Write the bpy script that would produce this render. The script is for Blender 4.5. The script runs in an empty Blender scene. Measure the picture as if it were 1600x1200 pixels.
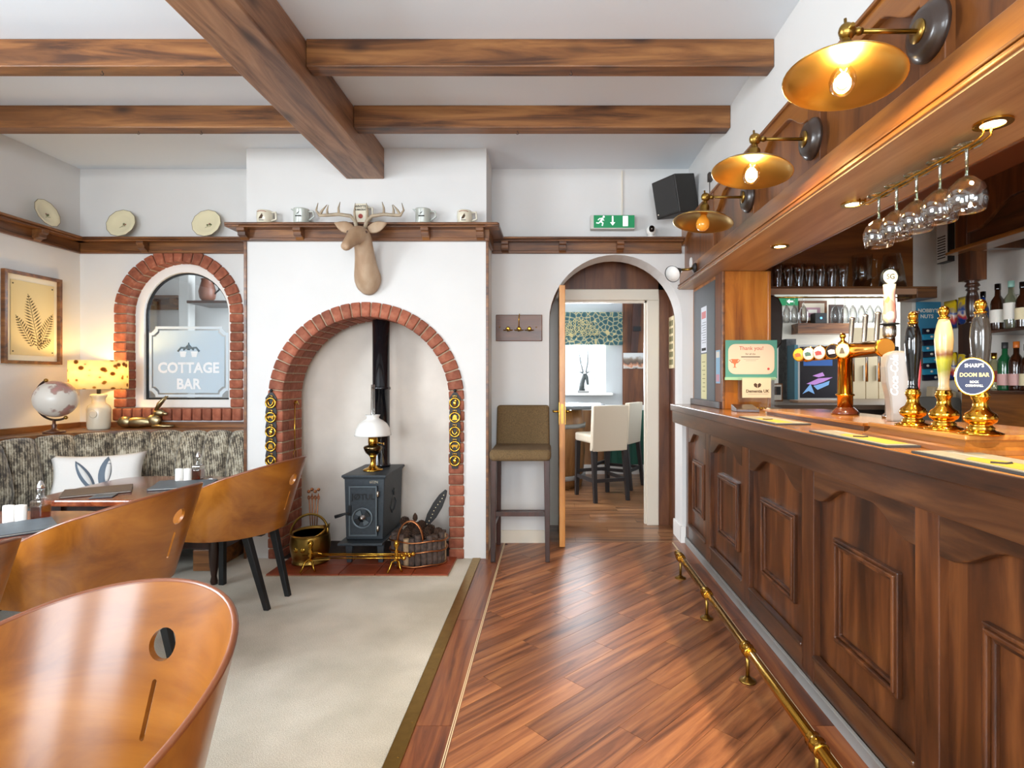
import bpy, bmesh, math, random
from mathutils import Vector, Matrix, Euler
random.seed(7)
PI = math.pi
SC = bpy.context.scene
COL = SC.collection
# ---------------------------------------------------------------- camera
F, CX, CY, H = 870.0, 860.0, 592.0, 1.28      # focal length and principal point in pixels, eye height in metres
cam = bpy.data.cameras.new('camera'); camo = bpy.data.objects.new('camera', cam); COL.objects.link(camo)
camo.location = (0, 0, H); camo.rotation_euler = (PI/2, 0, 0)
cam.sensor_width = 36; cam.lens = F/1600*36
cam.shift_x = -(CX-800)/1600; cam.shift_y = -(600-CY)/1600
cam.clip_start = 0.02
SC.camera = camo
def P(px, py, Y):                              # a pixel at a known distance Y
    return Vector(((px-CX)/F*Y, Y, H-(py-CY)/F*Y))
# ---------------------------------------------------------------- light
SC.view_settings.view_transform = 'Standard'; SC.view_settings.look = 'None'
SC.view_settings.exposure = 0.0; SC.view_settings.gamma = 1.0
SC.view_settings.use_curve_mapping = False
w = bpy.data.worlds.new('world'); SC.world = w; w.use_nodes = True
bg = w.node_tree.nodes['Background']; bg.inputs[0].default_value = (.80, .90, 1, 1); bg.inputs[1].default_value = 1.4
def area(name, loc, rot, sx, sy, power, col=(1, 1, 1)):
    l = bpy.data.lights.new(name, 'AREA'); l.shape = 'RECTANGLE'; l.size = sx; l.size_y = sy
    l.energy = power; l.color = col
    o = bpy.data.objects.new(name, l); COL.objects.link(o); o.location = loc; o.rotation_euler = rot
    return o
# daylight outside the windows of the wall behind the camera, of the left wall and of the far rooms, plus an unseen fill lamp
area('daylight_rear_window', (-2.0, -2.75, 1.75), (PI/2-.45, 0, 0), 1.7, 1.5, 165, (.88, .94, 1))
area('daylight_rear_door', (0.35, -2.75, 1.6), (PI/2-.45, 0, 0), 1.5, 1.9, 175, (.88, .94, 1))
area('daylight_left_window', (-4.0, 1.05, 1.9), (0, -PI/2+.55, 0), 1.5, 1.7, 300, (.90, .95, 1))
area('daylight_far_window', (.475, 7.75, 1.62), (-PI/2, 0, 0), .62, 1.05, 130, (.92, .96, 1))
area('daylight_far_room_side', (-1.4, 6.2, 1.6), (0, -PI/2, 0), 1.2, 1.2, 170, (.92, .96, 1))
area('daylight_pub_room', (4.2, 6.0, 1.8), (0, PI/2, 0), 1.2, 1.4, 45, (.95, .97, 1))
area('fill_window_niche', (-2.2, 5.0, 2.2), (0, PI/2, 0), .8, .6, 22, (.86, .94, 1))  # unseen fill lamp inside the windowless room behind the arched window
# ---------------------------------------------------------------- helpers
def L(hexs, a=1):
    hexs = hexs.lstrip('#'); v = [int(hexs[i:i+2], 16)/255 for i in (0, 2, 4)]
    return tuple([(c/12.92 if c <= .04045 else ((c+.055)/1.055)**2.4) for c in v]+[a])
class MB:
    def __init__(s): s.v = []; s.f = []; s.sm = []
    def add(s, vs, fs, smooth=False):
        n = len(s.v); s.v += [tuple(p) for p in vs]
        s.f += [tuple(i+n for i in f) for f in fs]; s.sm += [smooth]*len(fs); return s
    def box(s, x0, x1, y0, y1, z0, z1):
        x0, x1 = min(x0, x1), max(x0, x1); y0, y1 = min(y0, y1), max(y0, y1); z0, z1 = min(z0, z1), max(z0, z1)
        return s.add([(x0,y0,z0),(x1,y0,z0),(x1,y1,z0),(x0,y1,z0),(x0,y0,z1),(x1,y0,z1),(x1,y1,z1),(x0,y1,z1)],
                     [(0,3,2,1),(4,5,6,7),(0,1,5,4),(1,2,6,5),(2,3,7,6),(3,0,4,7)])
    def hexa(s, pts):                       # 8 points in box order
        return s.add(pts, [(0,3,2,1),(4,5,6,7),(0,1,5,4),(1,2,6,5),(2,3,7,6),(3,0,4,7)])
    def prism(s, poly, a, b, axis='z', smooth=False):   # 2d outline extruded from a to b along an axis
        m = {'z': lambda p, t: (p[0], p[1], t), 'y': lambda p, t: (p[0], t, p[1]), 'x': lambda p, t: (t, p[0], p[1])}[axis]
        n = len(poly)
        s.add([m(p, a) for p in poly]+[m(p, b) for p in poly], [tuple(range(n-1, -1, -1)), tuple(range(n, 2*n))])
        s.add([m(p, a) for p in poly]+[m(p, b) for p in poly], [(i, (i+1) % n, n+(i+1) % n, n+i) for i in range(n)], smooth)
        return s
    def ring(s, outer, inner, a, b, axis='y'):           # outline with a hole, both lists of equal length
        m = {'z': lambda p, t: (p[0], p[1], t), 'y': lambda p, t: (p[0], t, p[1]), 'x': lambda p, t: (t, p[0], p[1])}[axis]
        n = len(outer); vs = [m(p, a) for p in outer]+[m(p, a) for p in inner]+[m(p, b) for p in outer]+[m(p, b) for p in inner]
        fs = []
        for i in range(n):
            j = (i+1) % n
            fs += [(i, j, n+j, n+i), (2*n+i, 3*n+i, 3*n+j, 2*n+j), (i, 2*n+i, 2*n+j, j), (n+i, n+j, 3*n+j, 3*n+i)]
        return s.add(vs, fs)
    def sweep(s, rings, closed=False, cap=True, smooth=True):   # list of rings with equal counts
        n = len(rings[0]); vs = [p for r in rings for p in r]; fs = []
        R = len(rings)
        for k in range(R if closed else R-1):
            k2 = (k+1) % R
            for i in range(n):
                j = (i+1) % n; fs.append((k*n+i, k*n+j, k2*n+j, k2*n+i))
        s.add(vs, fs, smooth)
        if cap and not closed:
            s.add(rings[0], [tuple(range(n-1, -1, -1))]); s.add(rings[-1], [tuple(range(n))])
        return s
    def tube(s, path, r, n=8, closed=False, cap=True):
        path = [Vector(p) for p in path]; rings = []
        rr = r if isinstance(r, (list, tuple)) else [r]*len(path)
        prev = None
        for i, p in enumerate(path):
            if closed: d = path[(i+1) % len(path)]-path[i-1]
            else: d = path[min(i+1, len(path)-1)]-path[max(i-1, 0)]
            d.normalize()
            if prev is None:
                u = d.orthogonal().normalized()
            else:
                u = prev-d*prev.dot(d)
                u = u.normalized() if u.length > 1e-6 else d.orthogonal().normalized()
            prev = u; v = d.cross(u)
            rings.append([p+(u*math.cos(2*PI*k/n)+v*math.sin(2*PI*k/n))*rr[i] for k in range(n)])
        return s.sweep(rings, closed, cap)
    def cyl(s, p0, p1, r0, r1=None, n=16): return s.tube([p0, p1], [r0, r0 if r1 is None else r1], n)
    def lathe(s, prof, n=20, o=(0, 0, 0), axis='z', sx=1, sy=1):  # prof: list of (radius, height)
        rings = []
        for r, z in prof:
            ring = []
            for k in range(n):
                a = 2*PI*k/n; c, d = r*math.cos(a)*sx, r*math.sin(a)*sy
                ring.append({'z': (o[0]+c, o[1]+d, o[2]+z), 'y': (o[0]+c, o[1]+z, o[2]-d), 'x': (o[0]+z, o[1]+c, o[2]+d)}[axis])
            rings.append(ring)
        return s.sweep(rings, cap=True)
    def ball(s, c, r, n=12, sc=(1, 1, 1)):
        m = max(6, n//2+1); rings = []
        for i in range(m+1):
            t = PI*(i+.02)/(m+.04); rings.append([(c[0]+r*sc[0]*math.sin(t)*math.cos(2*PI*k/n), c[1]+r*sc[1]*math.sin(t)*math.sin(2*PI*k/n), c[2]-r*sc[2]*math.cos(t)) for k in range(n)])
        return s.sweep(rings)
    def grid(s, fn, nu, nv, smooth=True, thick=None):
        vs = [fn(i/nu, j/nv) for j in range(nv+1) for i in range(nu+1)]
        fs = [(j*(nu+1)+i, j*(nu+1)+i+1, (j+1)*(nu+1)+i+1, (j+1)*(nu+1)+i) for j in range(nv) for i in range(nu)]
        return s.add(vs, fs, smooth)
    def xf(s, m):
        s.v = [tuple(m @ Vector(p)) for p in s.v]; return s
    def build(s, name, mat, parent=None, loc=None, bevel=0, rot=None, seg=2, subsurf=0, solid=0, fixn=True):
        me = bpy.data.meshes.new(name); me.from_pydata(s.v, [], s.f); me.update()
        me.polygons.foreach_set('use_smooth', s.sm)
        if fixn:
            bm = bmesh.new(); bm.from_mesh(me)
            bmesh.ops.remove_doubles(bm, verts=bm.verts, dist=1e-6)
            bmesh.ops.recalc_face_normals(bm, faces=bm.faces); bm.to_mesh(me); bm.free()
        me.materials.append(mat)
        o = bpy.data.objects.new(name, me); COL.objects.link(o)
        if parent: o.parent = parent
        if loc is not None: o.location = loc
        if rot is not None: o.rotation_euler = rot
        if solid:
            m = o.modifiers.new('solid', 'SOLIDIFY'); m.thickness = solid; m.offset = 0
        if bevel:
            m = o.modifiers.new('bevel', 'BEVEL'); m.width = bevel; m.segments = seg; m.limit_method = 'ANGLE'; m.angle_limit = .6
        if subsurf:
            m = o.modifiers.new('sub', 'SUBSURF'); m.levels = subsurf; m.render_levels = subsurf
        return o
def inst(o, name, parent=None, loc=(0, 0, 0), rot=(0, 0, 0), sc=(1, 1, 1)):   # one more object sharing the mesh of o
    c = o.copy(); c.name = name; COL.objects.link(c); c.parent = parent
    c.location = loc; c.rotation_euler = rot; c.scale = sc; return c
def tag(o, label, cat, group=None):
    o['label'] = label; o['category'] = cat
    if group: o['group'] = group
    return o
def thing(name, label, cat, loc=(0, 0, 0), rz=0, group=None, rot=None):
    o = bpy.data.objects.new(name, None); o.empty_display_size = .05; COL.objects.link(o)
    o.location = loc; o.rotation_euler = rot if rot else (0, 0, rz)
    return tag(o, label, cat, group)
def struct(o, label=None):
    o['kind'] = 'structure'
    if label: o['label'] = label
    return o
def copy_tree(o, parent=None, loc=None, rz=None, label=None, group=None):
    c = o.copy(); COL.objects.link(c); c.parent = parent
    if loc is not None: c.location = loc
    if rz is not None: c.rotation_euler = (0, 0, rz)
    if label: c['label'] = label
    if group: c['group'] = group
    for ch in [x for x in COL.objects if x.parent == o]: copy_tree(ch, c)
    return c
def B(name, mat, parent, x0, x1, y0, y1, z0, z1, bevel=0): return MB().box(x0, x1, y0, y1, z0, z1).build(name, mat, parent, bevel=bevel)
def text(name, s, mat, parent, loc, rot, size, depth=.0006, align='CENTER', sx=1, font=None, shear=0, bold=0):
    cu = bpy.data.curves.new(name, 'FONT'); cu.body = s; cu.size = size; cu.extrude = depth; cu.align_x = align; cu.align_y = 'CENTER'
    cu.shear = shear; cu.offset = bold; cu.resolution_u = 3
    t = bpy.data.objects.new('tmp_text', cu); COL.objects.link(t)
    dg = bpy.context.evaluated_depsgraph_get(); me = bpy.data.meshes.new_from_object(t.evaluated_get(dg))
    bpy.data.objects.remove(t); bpy.data.curves.remove(cu)
    me.materials.clear(); me.materials.append(mat)
    o = bpy.data.objects.new(name, me); COL.objects.link(o); o.parent = parent; o.location = loc; o.rotation_euler = rot; o.scale = (sx, 1, 1)
    return o
def arc(cx, cz, r, a0, a1, n): return [(cx+r*math.cos(a0+(a1-a0)*i/n), cz+r*math.sin(a0+(a1-a0)*i/n)) for i in range(n+1)]
def rrect(x0, x1, y0, y1, r, n=5):
    return (arc(x1-r, y1-r, r, 0, PI/2, n)+arc(x0+r, y1-r, r, PI/2, PI, n)+arc(x0+r, y0+r, r, PI, 1.5*PI, n)+arc(x1-r, y0+r, r, 1.5*PI, 2*PI, n))
# ---------------------------------------------------------------- materials
class NT:
    def __init__(s, name):
        s.m = bpy.data.materials.new(name); s.m.use_nodes = True; s.t = s.m.node_tree; s.b = s.t.nodes['Principled BSDF']
        s.out = s.t.nodes['Material Output']
    def n(s, ty, **kw):
        x = s.t.nodes.new(ty)
        for k, v in kw.items():
            if k in x.inputs: x.inputs[k].default_value = v
            else: setattr(x, k, v)
        return x
    def l(s, a, b): s.t.links.new(a, b)
    def coord(s, scale=(1, 1, 1), rot=(0, 0, 0), kind='Object'):
        c = s.n('ShaderNodeTexCoord'); mp = s.n('ShaderNodeMapping'); mp.inputs['Scale'].default_value = scale; mp.inputs['Rotation'].default_value = rot
        s.l(c.outputs[kind], mp.inputs[0]); return mp.outputs[0]
    def ramp(s, fac, stops):
        r = s.n('ShaderNodeValToRGB'); e = r.color_ramp.elements
        while len(e) < len(stops): e.new(.5)
        for i, (p, c) in enumerate(stops): e[i].position = p; e[i].color = c
        s.l(fac, r.inputs[0]); return r.outputs[0]
    def bump(s, h, strength=.2, dist=.01):
        b = s.n('ShaderNodeBump', Strength=strength, Distance=dist); s.l(h, b.inputs['Height']); s.l(b.outputs[0], s.b.inputs['Normal'])
    def p(s, **kw):
        for k, v in kw.items(): s.b.inputs[k.replace('_', ' ')].default_value = v
        return s
def plain(name, col, rough=.5, metal=0, coat=0, spec=.5, noise=0, nscale=30, bump=0, emis=0, ecol=None):
    t = NT(name); c = L(col) if isinstance(col, str) else col
    t.p(Base_Color=c, Roughness=rough, Metallic=metal, Coat_Weight=coat); t.b.inputs['Specular IOR Level'].default_value = spec
    if emis: t.b.inputs['Emission Color'].default_value = L(ecol) if ecol else c; t.b.inputs['Emission Strength'].default_value = emis
    if noise or bump:
        nz = t.n('ShaderNodeTexNoise', Scale=nscale, Detail=5.0); t.l(t.coord(), nz.inputs['Vector'])
        if noise:
            d = tuple(x*(1-noise) for x in c[:3])+(1,); e = tuple(min(1, x*(1+noise)) for x in c[:3])+(1,)
            t.l(t.ramp(nz.outputs[0], [(.3, d), (.7, e)]), t.b.inputs['Base Color'])
        if bump: t.bump(nz.outputs[0], bump)
    return t.m
def wood(name, c1, c2, c3=None, axis='x', scale=6, stretch=14, rough=.35, coat=.2, bump=.08, rnd=.25, knots=0):
    t = NT(name); sc = {'x': (1, stretch, stretch), 'y': (stretch, 1, stretch), 'z': (stretch, stretch, 1)}[axis]
    co = t.coord(sc)
    oi = t.n('ShaderNodeObjectInfo'); off = t.n('ShaderNodeVectorMath', operation='MULTIPLY_ADD')
    cmb = t.n('ShaderNodeCombineXYZ')
    for i in range(3): t.l(oi.outputs['Random'], cmb.inputs[i])
    off.inputs[1].default_value = (37, 53, 29); t.l(cmb.outputs[0], off.inputs[0]); t.l(co, off.inputs[2])
    nz = t.n('ShaderNodeTexNoise', Scale=scale/4, Detail=8.0, Roughness=.62, Distortion=.7); t.l(off.outputs[0], nz.inputs['Vector'])
    stops = [(.35, L(c1)), (.50, L(c2))]+([(.65, L(c3))] if c3 else [])
    col = t.ramp(nz.outputs[0], stops)
    if knots:
        off2 = t.n('ShaderNodeVectorMath', operation='MULTIPLY_ADD'); off2.inputs[1].default_value = (17, 23, 9)
        t.l(cmb.outputs[0], off2.inputs[0]); t.l(t.coord(tuple(knots*(2.2 if x > 1 else .9) for x in sc)), off2.inputs[2])
        vo = t.n('ShaderNodeTexVoronoi', Scale=1.0); t.l(off2.outputs[0], vo.inputs['Vector'])
        kr = t.ramp(vo.outputs['Distance'], [(.05, (.85, .85, .85, 1)), (.24, (0, 0, 0, 1))])
        mx = t.n('ShaderNodeMix', data_type='RGBA'); t.l(kr, mx.inputs[0]); t.l(col, mx.inputs[6]); mx.inputs[7].default_value = L('2c150a'); col = mx.outputs[2]
    hs = t.n('ShaderNodeHueSaturation'); mr = t.n('ShaderNodeMapRange'); mr.inputs[3].default_value = 1-rnd; mr.inputs[4].default_value = 1+rnd
    t.l(oi.outputs['Random'], mr.inputs[0]); t.l(mr.outputs[0], hs.inputs['Value']); t.l(col, hs.inputs['Color'])
    t.l(hs.outputs[0], t.b.inputs['Base Color']); t.p(Roughness=rough, Coat_Weight=coat, Coat_Roughness=.2)
    if bump: t.bump(nz.outputs[0], bump, .004)
    return t.m
def glassy(name, tint=(1, 1, 1, 1), gl=.12, rough=.02):      # thin clear glass that lets light through
    t = NT(name); tr = t.n('ShaderNodeBsdfTransparent'); tr.inputs[0].default_value = tint
    g = t.n('ShaderNodeBsdfGlossy', Roughness=rough); lw = t.n('ShaderNodeLayerWeight', Blend=.35)
    mr = t.n('ShaderNodeMapRange'); mr.inputs[3].default_value = gl*.35; mr.inputs[4].default_value = min(1, gl*4.5)
    t.l(lw.outputs['Facing'], mr.inputs[0])
    mx = t.n('ShaderNodeMixShader'); t.l(mr.outputs[0], mx.inputs[0]); t.l(tr.outputs[0], mx.inputs[1]); t.l(g.outputs[0], mx.inputs[2])
    t.l(mx.outputs[0], t.out.inputs[0]); return t.m
M = {}
M['plaster'] = plain('plaster', 'dcdad7', .85, noise=.02, nscale=3, bump=.12)
M['plaster_rough'] = plain('plaster_rough', 'e2dcd2', .9, noise=.05, nscale=9, bump=.35)
M['ceiling'] = plain('ceiling_paint', 'e4eaf0', .9, bump=.03, nscale=60)
M['beam'] = wood('beam_wood', '4a2a15', '7f5029', '9c693a', 'x', 5, 12, .45, .1, .12, .12, 3.0)
M['beam_y'] = wood('beam_wood_long', '5a3824', '8c6244', 'a87c5a', 'y', 5, 10, .45, .1, .12, .1, 2.6)
M['rail'] = wood('rail_wood', '47270f', '70431f', '8c5a2b', 'x', 6, 12, .4, .25, .1, .1)
M['rail_y'] = wood('rail_wood_long', '47270f', '70431f', '8c5a2b', 'y', 6, 12, .4, .25, .1, .1)
M['bar'] = wood('bar_wood', '2a150a', '512b14', '744321', 'z', 4, 8, .3, .35, .06, .12)
M['bar_y'] = wood('bar_wood_long', '28160c', '4a2a16', '684022', 'y', 4, 10, .3, .35, .06, .08)
M['bar_top'] = wood('bar_top_wood', '7a4a20', 'a86c30', 'c48a44', 'y', 4, 10, .18, .5, .04, .05)
M['canopy'] = wood('canopy_wood', '4a270f', '70401b', '895325', 'z', 3, 8, .35, .3, .04, .06)
M['canopy_y'] = wood('canopy_wood_long', '5a3011', '85501f', 'a2672a', 'y', 3, 10, .3, .4, .04, .05)
M['soffit'] = wood('soffit_veneer', '9a7350', 'b08a62', 'c09a70', 'y', 3, 14, .4, .2, .02, .04)
M['oak'] = wood('oak_veneer', '7a3f0e', 'a8631d', 'bd7a2c', 'z', 5, 7, .3, .3, .04, .06)
M['panel'] = wood('panel_brown', '4a2714', '6b3d20', '80502c', 'z', 4, 9, .45, .1, .04, .06)
M['floorwood'] = wood('floor_plank', '573019', '8a5433', 'aa7145', 'x', 5, 16, .36, .0, .06, .24)
M['floorborder'] = wood('floor_border_plank', '552a15', '834826', 'a06235', 'y', 5, 16, .28, .15, .06, .2)
M['ply'] = wood('chair_plywood', '7e4510', '985a1a', 'aa6a24', 'x', 4, 6, .28, .35, .02, .05)
M['plyedge'] = plain('chair_ply_edge', '7d4424', .35, coat=.3)
M['table'] = wood('table_mahogany', '4b1c10', '7c3a20', '9a5330', 'y', 5, 10, .12, .6, .02, .1)
M['darkwood'] = wood('dark_wood', '20100a', '341a10', '45241a', 'z', 5, 8, .35, .3, .04, .1)
M['doorwood'] = wood('door_wood', 'a06020', 'c07c34', 'cf9048', 'z', 5, 8, .4, .2, .03, .05)
M['bark'] = plain('bark', '4f4038', .9, noise=.5, nscale=40, bump=.8)
M['logend'] = plain('log_end', 'a58a6a', .8, noise=.2, nscale=40)
M['brick'] = None
def mk_brick():
    t = NT('brick_red'); nz = t.n('ShaderNodeTexNoise', Scale=22.0, Detail=6.0); t.l(t.coord(), nz.inputs['Vector'])
    col = t.ramp(nz.outputs[0], [(.3, L('84452f')), (.55, L('a05a40')), (.8, L('b87c60'))])
    oi = t.n('ShaderNodeObjectInfo'); hs = t.n('ShaderNodeHueSaturation'); mr = t.n('ShaderNodeMapRange'); mr.inputs[3].default_value = .72; mr.inputs[4].default_value = 1.15
    t.l(oi.outputs['Random'], mr.inputs[0]); t.l(mr.outputs[0], hs.inputs['Value']); t.l(col, hs.inputs['Color']); t.l(hs.outputs[0], t.b.inputs['Base Color'])
    t.p(Roughness=.8); t.bump(nz.outputs[0], .5, .006); return t.m
M['brick'] = mk_brick()
M['recess'] = plain('recess_plaster', 'e2d8cc', .9, noise=.10, nscale=3, bump=.3)
M['mortar'] = plain('mortar', 'a8937a', .95, noise=.15, nscale=60, bump=.3)
M['tile'] = plain('hearth_tile', '8a3d20', .45, noise=.18, nscale=14, bump=.05)
M['soot'] = plain('hearth_dark', '2b1c16', .8, noise=.3)
def mk_carpet():
    t = NT('carpet'); a = t.n('ShaderNodeTexNoise', Scale=260.0, Detail=3.0); t.l(t.coord(), a.inputs['Vector'])
    b = t.n('ShaderNodeTexNoise', Scale=2.2, Detail=3.0); t.l(t.coord(), b.inputs['Vector'])
    c1 = t.ramp(a.outputs[0], [(.3, L('c6beae')), (.7, L('f0eade'))]); c2 = t.ramp(b.outputs[0], [(.35, L('dcdcd8')), (.65, L('ffffff'))])
    mx = t.n('ShaderNodeMix', data_type='RGBA', blend_type='MULTIPLY'); mx.inputs[0].default_value = 1; t.l(c1, mx.inputs[6]); t.l(c2, mx.inputs[7]); t.l(mx.outputs[2], t.b.inputs['Base Color'])
    t.p(Roughness=1.0); t.bump(a.outputs[0], .6, .004); return t.m
M['carpet'] = mk_carpet()
def mk_velvet():
    t = NT('crushed_velvet'); a = t.n('ShaderNodeTexNoise', Scale=9.0, Detail=9.0, Roughness=.75); t.l(t.coord((3.2, 3.2, .55)), a.inputs['Vector'])
    b = t.n('ShaderNodeTexNoise', Scale=26.0, Detail=6.0, Roughness=.8); t.l(t.coord((1, 1, .8)), b.inputs['Vector'])
    mt = t.n('ShaderNodeMath', operation='ADD'); t.l(a.outputs[0], mt.inputs[0]); t.l(b.outputs[0], mt.inputs[1])
    hf = t.n('ShaderNodeMath', operation='MULTIPLY'); hf.inputs[1].default_value = .5; t.l(mt.outputs[0], hf.inputs[0])
    t.l(t.ramp(hf.outputs[0], [(.42, L('2b2620')), (.48, L('5c5244')), (.53, L('a79c85')), (.60, L('c9c3b0'))]), t.b.inputs['Base Color'])
    wv = t.n('ShaderNodeTexWave', Scale=22.0, Distortion=2.0, Detail=2.0); wv.bands_direction = 'DIAGONAL'; t.l(t.coord((1.6, 1.6, .03)), wv.inputs['Vector'])
    rr = t.n('ShaderNodeMath', operation='MULTIPLY_ADD'); rr.inputs[1].default_value = .07; t.l(wv.outputs['Fac'], rr.inputs[0]); t.l(hf.outputs[0], rr.inputs[2])
    t.l(t.ramp(rr.outputs[0], [(.44, L('2b2620')), (.51, L('5c5244')), (.57, L('a79c85')), (.64, L('c9c3b0'))]), t.b.inputs['Base Color'])
    t.p(Roughness=.75, Sheen_Weight=.6, Sheen_Roughness=.4); t.bump(hf.outputs[0], .25); return t.m
M['velvet'] = mk_velvet()
M['vinyl'] = plain('teal_vinyl', '8fa3ab', .4, noise=.05)
M['brass'] = plain('brass', 'd0a040', .2, 1.0)
M['brass_old'] = plain('brass_antique', '9a7a3c', .32, 1.0, noise=.1)
M['gold'] = plain('polished_gold', 'e0a63a', .12, 1.0)
M['copper'] = plain('copper', 'b8784e', .3, 1.0)
M['steel'] = plain('steel', 'cfc8bb', .25, 1.0)
M['chrome'] = plain('chrome', 'd8d8d8', .12, 1.0)
M['black'] = plain('black_paint', '15171a', .45)
M['blackgloss'] = plain('black_gloss', '0c0b0b', .08, coat=.8)
M['iron'] = plain('cast_iron', '3a4147', .5, .35, noise=.12, nscale=60, bump=.08)
M['iron_highlight'] = plain('cast_iron_highlight', '6a757c', .35, .6)  # bright highlights on vent ring and door rim put into a paler iron
M['enamel'] = plain('flue_enamel', '14161a', .15, .2, coat=.5)
M['white'] = plain('white_paint', 'eceae6', .45)
M['whitegloss'] = plain('white_gloss', 'f1efe9', .15, coat=.4)
M['ceramic'] = plain('cream_ceramic', 'e0d8c2', .2, coat=.4)
M['creamwood'] = plain('cream_gloss_paint', 'e5dccb', .35)
M['grey'] = plain('grey_plastic', '5d5a55', .5)
M['darkgrey'] = plain('dark_grey', '2f2d2c', .5)
M['lightgrey'] = plain('light_grey', '9b9b98', .5)
M['paper'] = plain('paper', 'efe9dc', .8)
M['cream'] = plain('cream_paper', 'e9d9b0', .8)
M['ink'] = plain('ink', '2a2622', .8)
M['green'] = plain('sign_green', '0f7a4a', .4, emis=.35, ecol='0f8a50')
M['signwhite'] = plain('sign_white', 'f4f6f4', .5, emis=.5)
M['red'] = plain('red', 'c3201b', .3)
M['blue'] = plain('blue', '1f66b0', .35)
M['yellow'] = plain('yellow', 'e8c41c', .35)
M['glass'] = glassy('clear_glass', (.97, .98, .98, 1), .2)
M['pane'] = glassy('window_pane', (.97, .99, 1, 1), .10)
M['acrylic'] = glassy('acrylic', (.95, .96, .95, 1), .12)
M['etch'] = plain('etched_glass', 'd5e2ea', .6)
M['leather'] = plain('black_leather', '1d1a19', .5, bump=.1, nscale=80)
M['slate'] = plain('slate', '515a60', .5, noise=.1, nscale=20, bump=.1)
M['tweed'] = plain('tweed', '6b5537', .95, noise=.25, nscale=120, bump=.2)
M['bulb'] = plain('lit_bulb', 'ffe0a0', .3, emis=40, ecol='ffd08a')
M['bulb_dim'] = plain('amber_bulb', 'c98a30', .1, coat=.5, emis=.2, ecol='ff9a2a')  # faint amber glow put into the bulb of the unlit lamp
M['spot'] = plain('downlight_lens', 'fff0d0', .3, emis=25, ecol='ffe4b8')
# ================================================================ the setting
CEIL = 2.92; YB = 4.35; YF = 3.96; XL = -3.675; XR = 1.08; XW = 3.05; YR = -2.5
def arch_wall(mb, x0, x1, z0, z1, ac, r, spring, sill, y0, y1, n=24):
    mb.box(x0, ac-r, y0, y1, z0, z1); mb.box(ac+r, x1, y0, y1, z0, z1)
    if sill > z0: mb.box(ac-r, ac+r, y0, y1, z0, sill)
    pts = arc(ac, spring, r, PI, 0, n)
    for (xa, za), (xb, zb) in zip(pts[:-1], pts[1:]):
        mb.hexa([(xa,y0,za),(xb,y0,zb),(xb,y1,zb),(xa,y1,za),(xa,y0,z1),(xb,y0,z1),(xb,y1,z1),(xa,y1,z1)])
    return mb
# ---- walls
BA, BR, BS = -1.3085, .59, 1.13             # fireplace arch: centre, inner radius, springing
WA, WR, WS = -2.8975, .4025, 1.79           # arched window: the same
wbl = struct(arch_wall(MB(), XL, -2.0, 0, CEIL, WA, WR+.09, WS, .96, YB, YB+.25).build('wall_back_left', M['plaster']))
wbr = arch_wall(MB(), -.6, 1.75, 0, CEIL, .51, .52, 1.73, 0, YB, YB+.25); wbr = struct(wbr.build('wall_back_right', M['plaster']))
m = arch_wall(MB(), -2.162, -.455, 0, CEIL, BA, BR+.098, BS, 0, YF, 4.30)
struct(MB().box(-2.1, -.5, 4.36, 4.44, 0, CEIL).box(-2.05, -1.998, 4.301, 4.36, 0, 2).box(-.62, -.55, 4.301, 4.36, 0, 2).build('wall_fire_recess', M['recess']))
wbreast = struct(m.build('wall_chimney_breast', M['plaster']))
m = MB().box(XL-.2, XL, YR-.2, .2, 0, CEIL).box(XL-.2, XL, 1.9, YB+.25, 0, CEIL).box(XL-.2, XL, .2, 1.9, 0, .9).box(XL-.2, XL, .2, 1.9, 2.4, CEIL)
wl = struct(m.build('wall_left', M['plaster']))
m = MB().box(XL-.2, -2.85, YR-.2, YR, 0, CEIL).box(-1.15, -.4, YR-.2, YR, 0, CEIL).box(1.1, XW+.2, YR-.2, YR, 0, CEIL)
m.box(-2.85, -1.15, YR-.2, YR, 0, .85).box(-2.85, -1.15, YR-.2, YR, 2.35, CEIL).box(-.4, 1.1, YR-.2, YR, 0, .5).box(-.4, 1.1, YR-.2, YR, 2.4, CEIL)
struct(m.build('wall_rear', M['plaster']))
wr = struct(MB().box(XR, 1.36, YR, YB, 2.2, CEIL).build('wall_right_bulkhead', M['plaster']))
struct(MB().box(XW, XW+.2, YR, YB, 0, CEIL).build('wall_right', M['plaster_rough']))
struct(MB().box(XL, 1.36, YR, YB+.2, CEIL, CEIL+.1).build('ceiling', M['ceiling']))
struct(MB().box(1.36, XW, YR, YB+.2, 2.49, 2.59).build('ceiling_bar', plain('bar_ceiling_paint', 'b0643a', .6)))
# glazing of the windows behind the camera
def window(n, x0, x1, y, z0, z1, axis='y'):
    fr = MB(); t = .05
    xm = (x0+x1)/2; zm = z0+(z1-z0)*.62
    def bx(a, b, c, d):
        if axis == 'y': fr.box(a, b, y-.03, y+.03, c, d)
        else: fr.box(y-.03, y+.03, a, b, c, d)
    bx(x0, x0+t, z0, z1); bx(x1-t, x1, z0, z1); bx(x0, x1, z0, z0+t); bx(x0, x1, z1-t, z1); bx(xm-t/2, xm+t/2, z0, z1); bx(x0, x1, zm-t/2, zm+t/2)
    o = struct(fr.build('window_%d' % n, M['white']))
    for a, b in ((x0+t, xm-t/2), (xm+t/2, x1-t)):
        for c, d in ((z0+t, zm-t/2), (zm+t/2, z1-t)):
            p = MB()
            if axis == 'y': p.box(a, b, y-.003, y+.003, c, d)
            else: p.box(y-.003, y+.003, a, b, c, d)
            p.build('pane', M['pane'], o)
    return o
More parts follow.
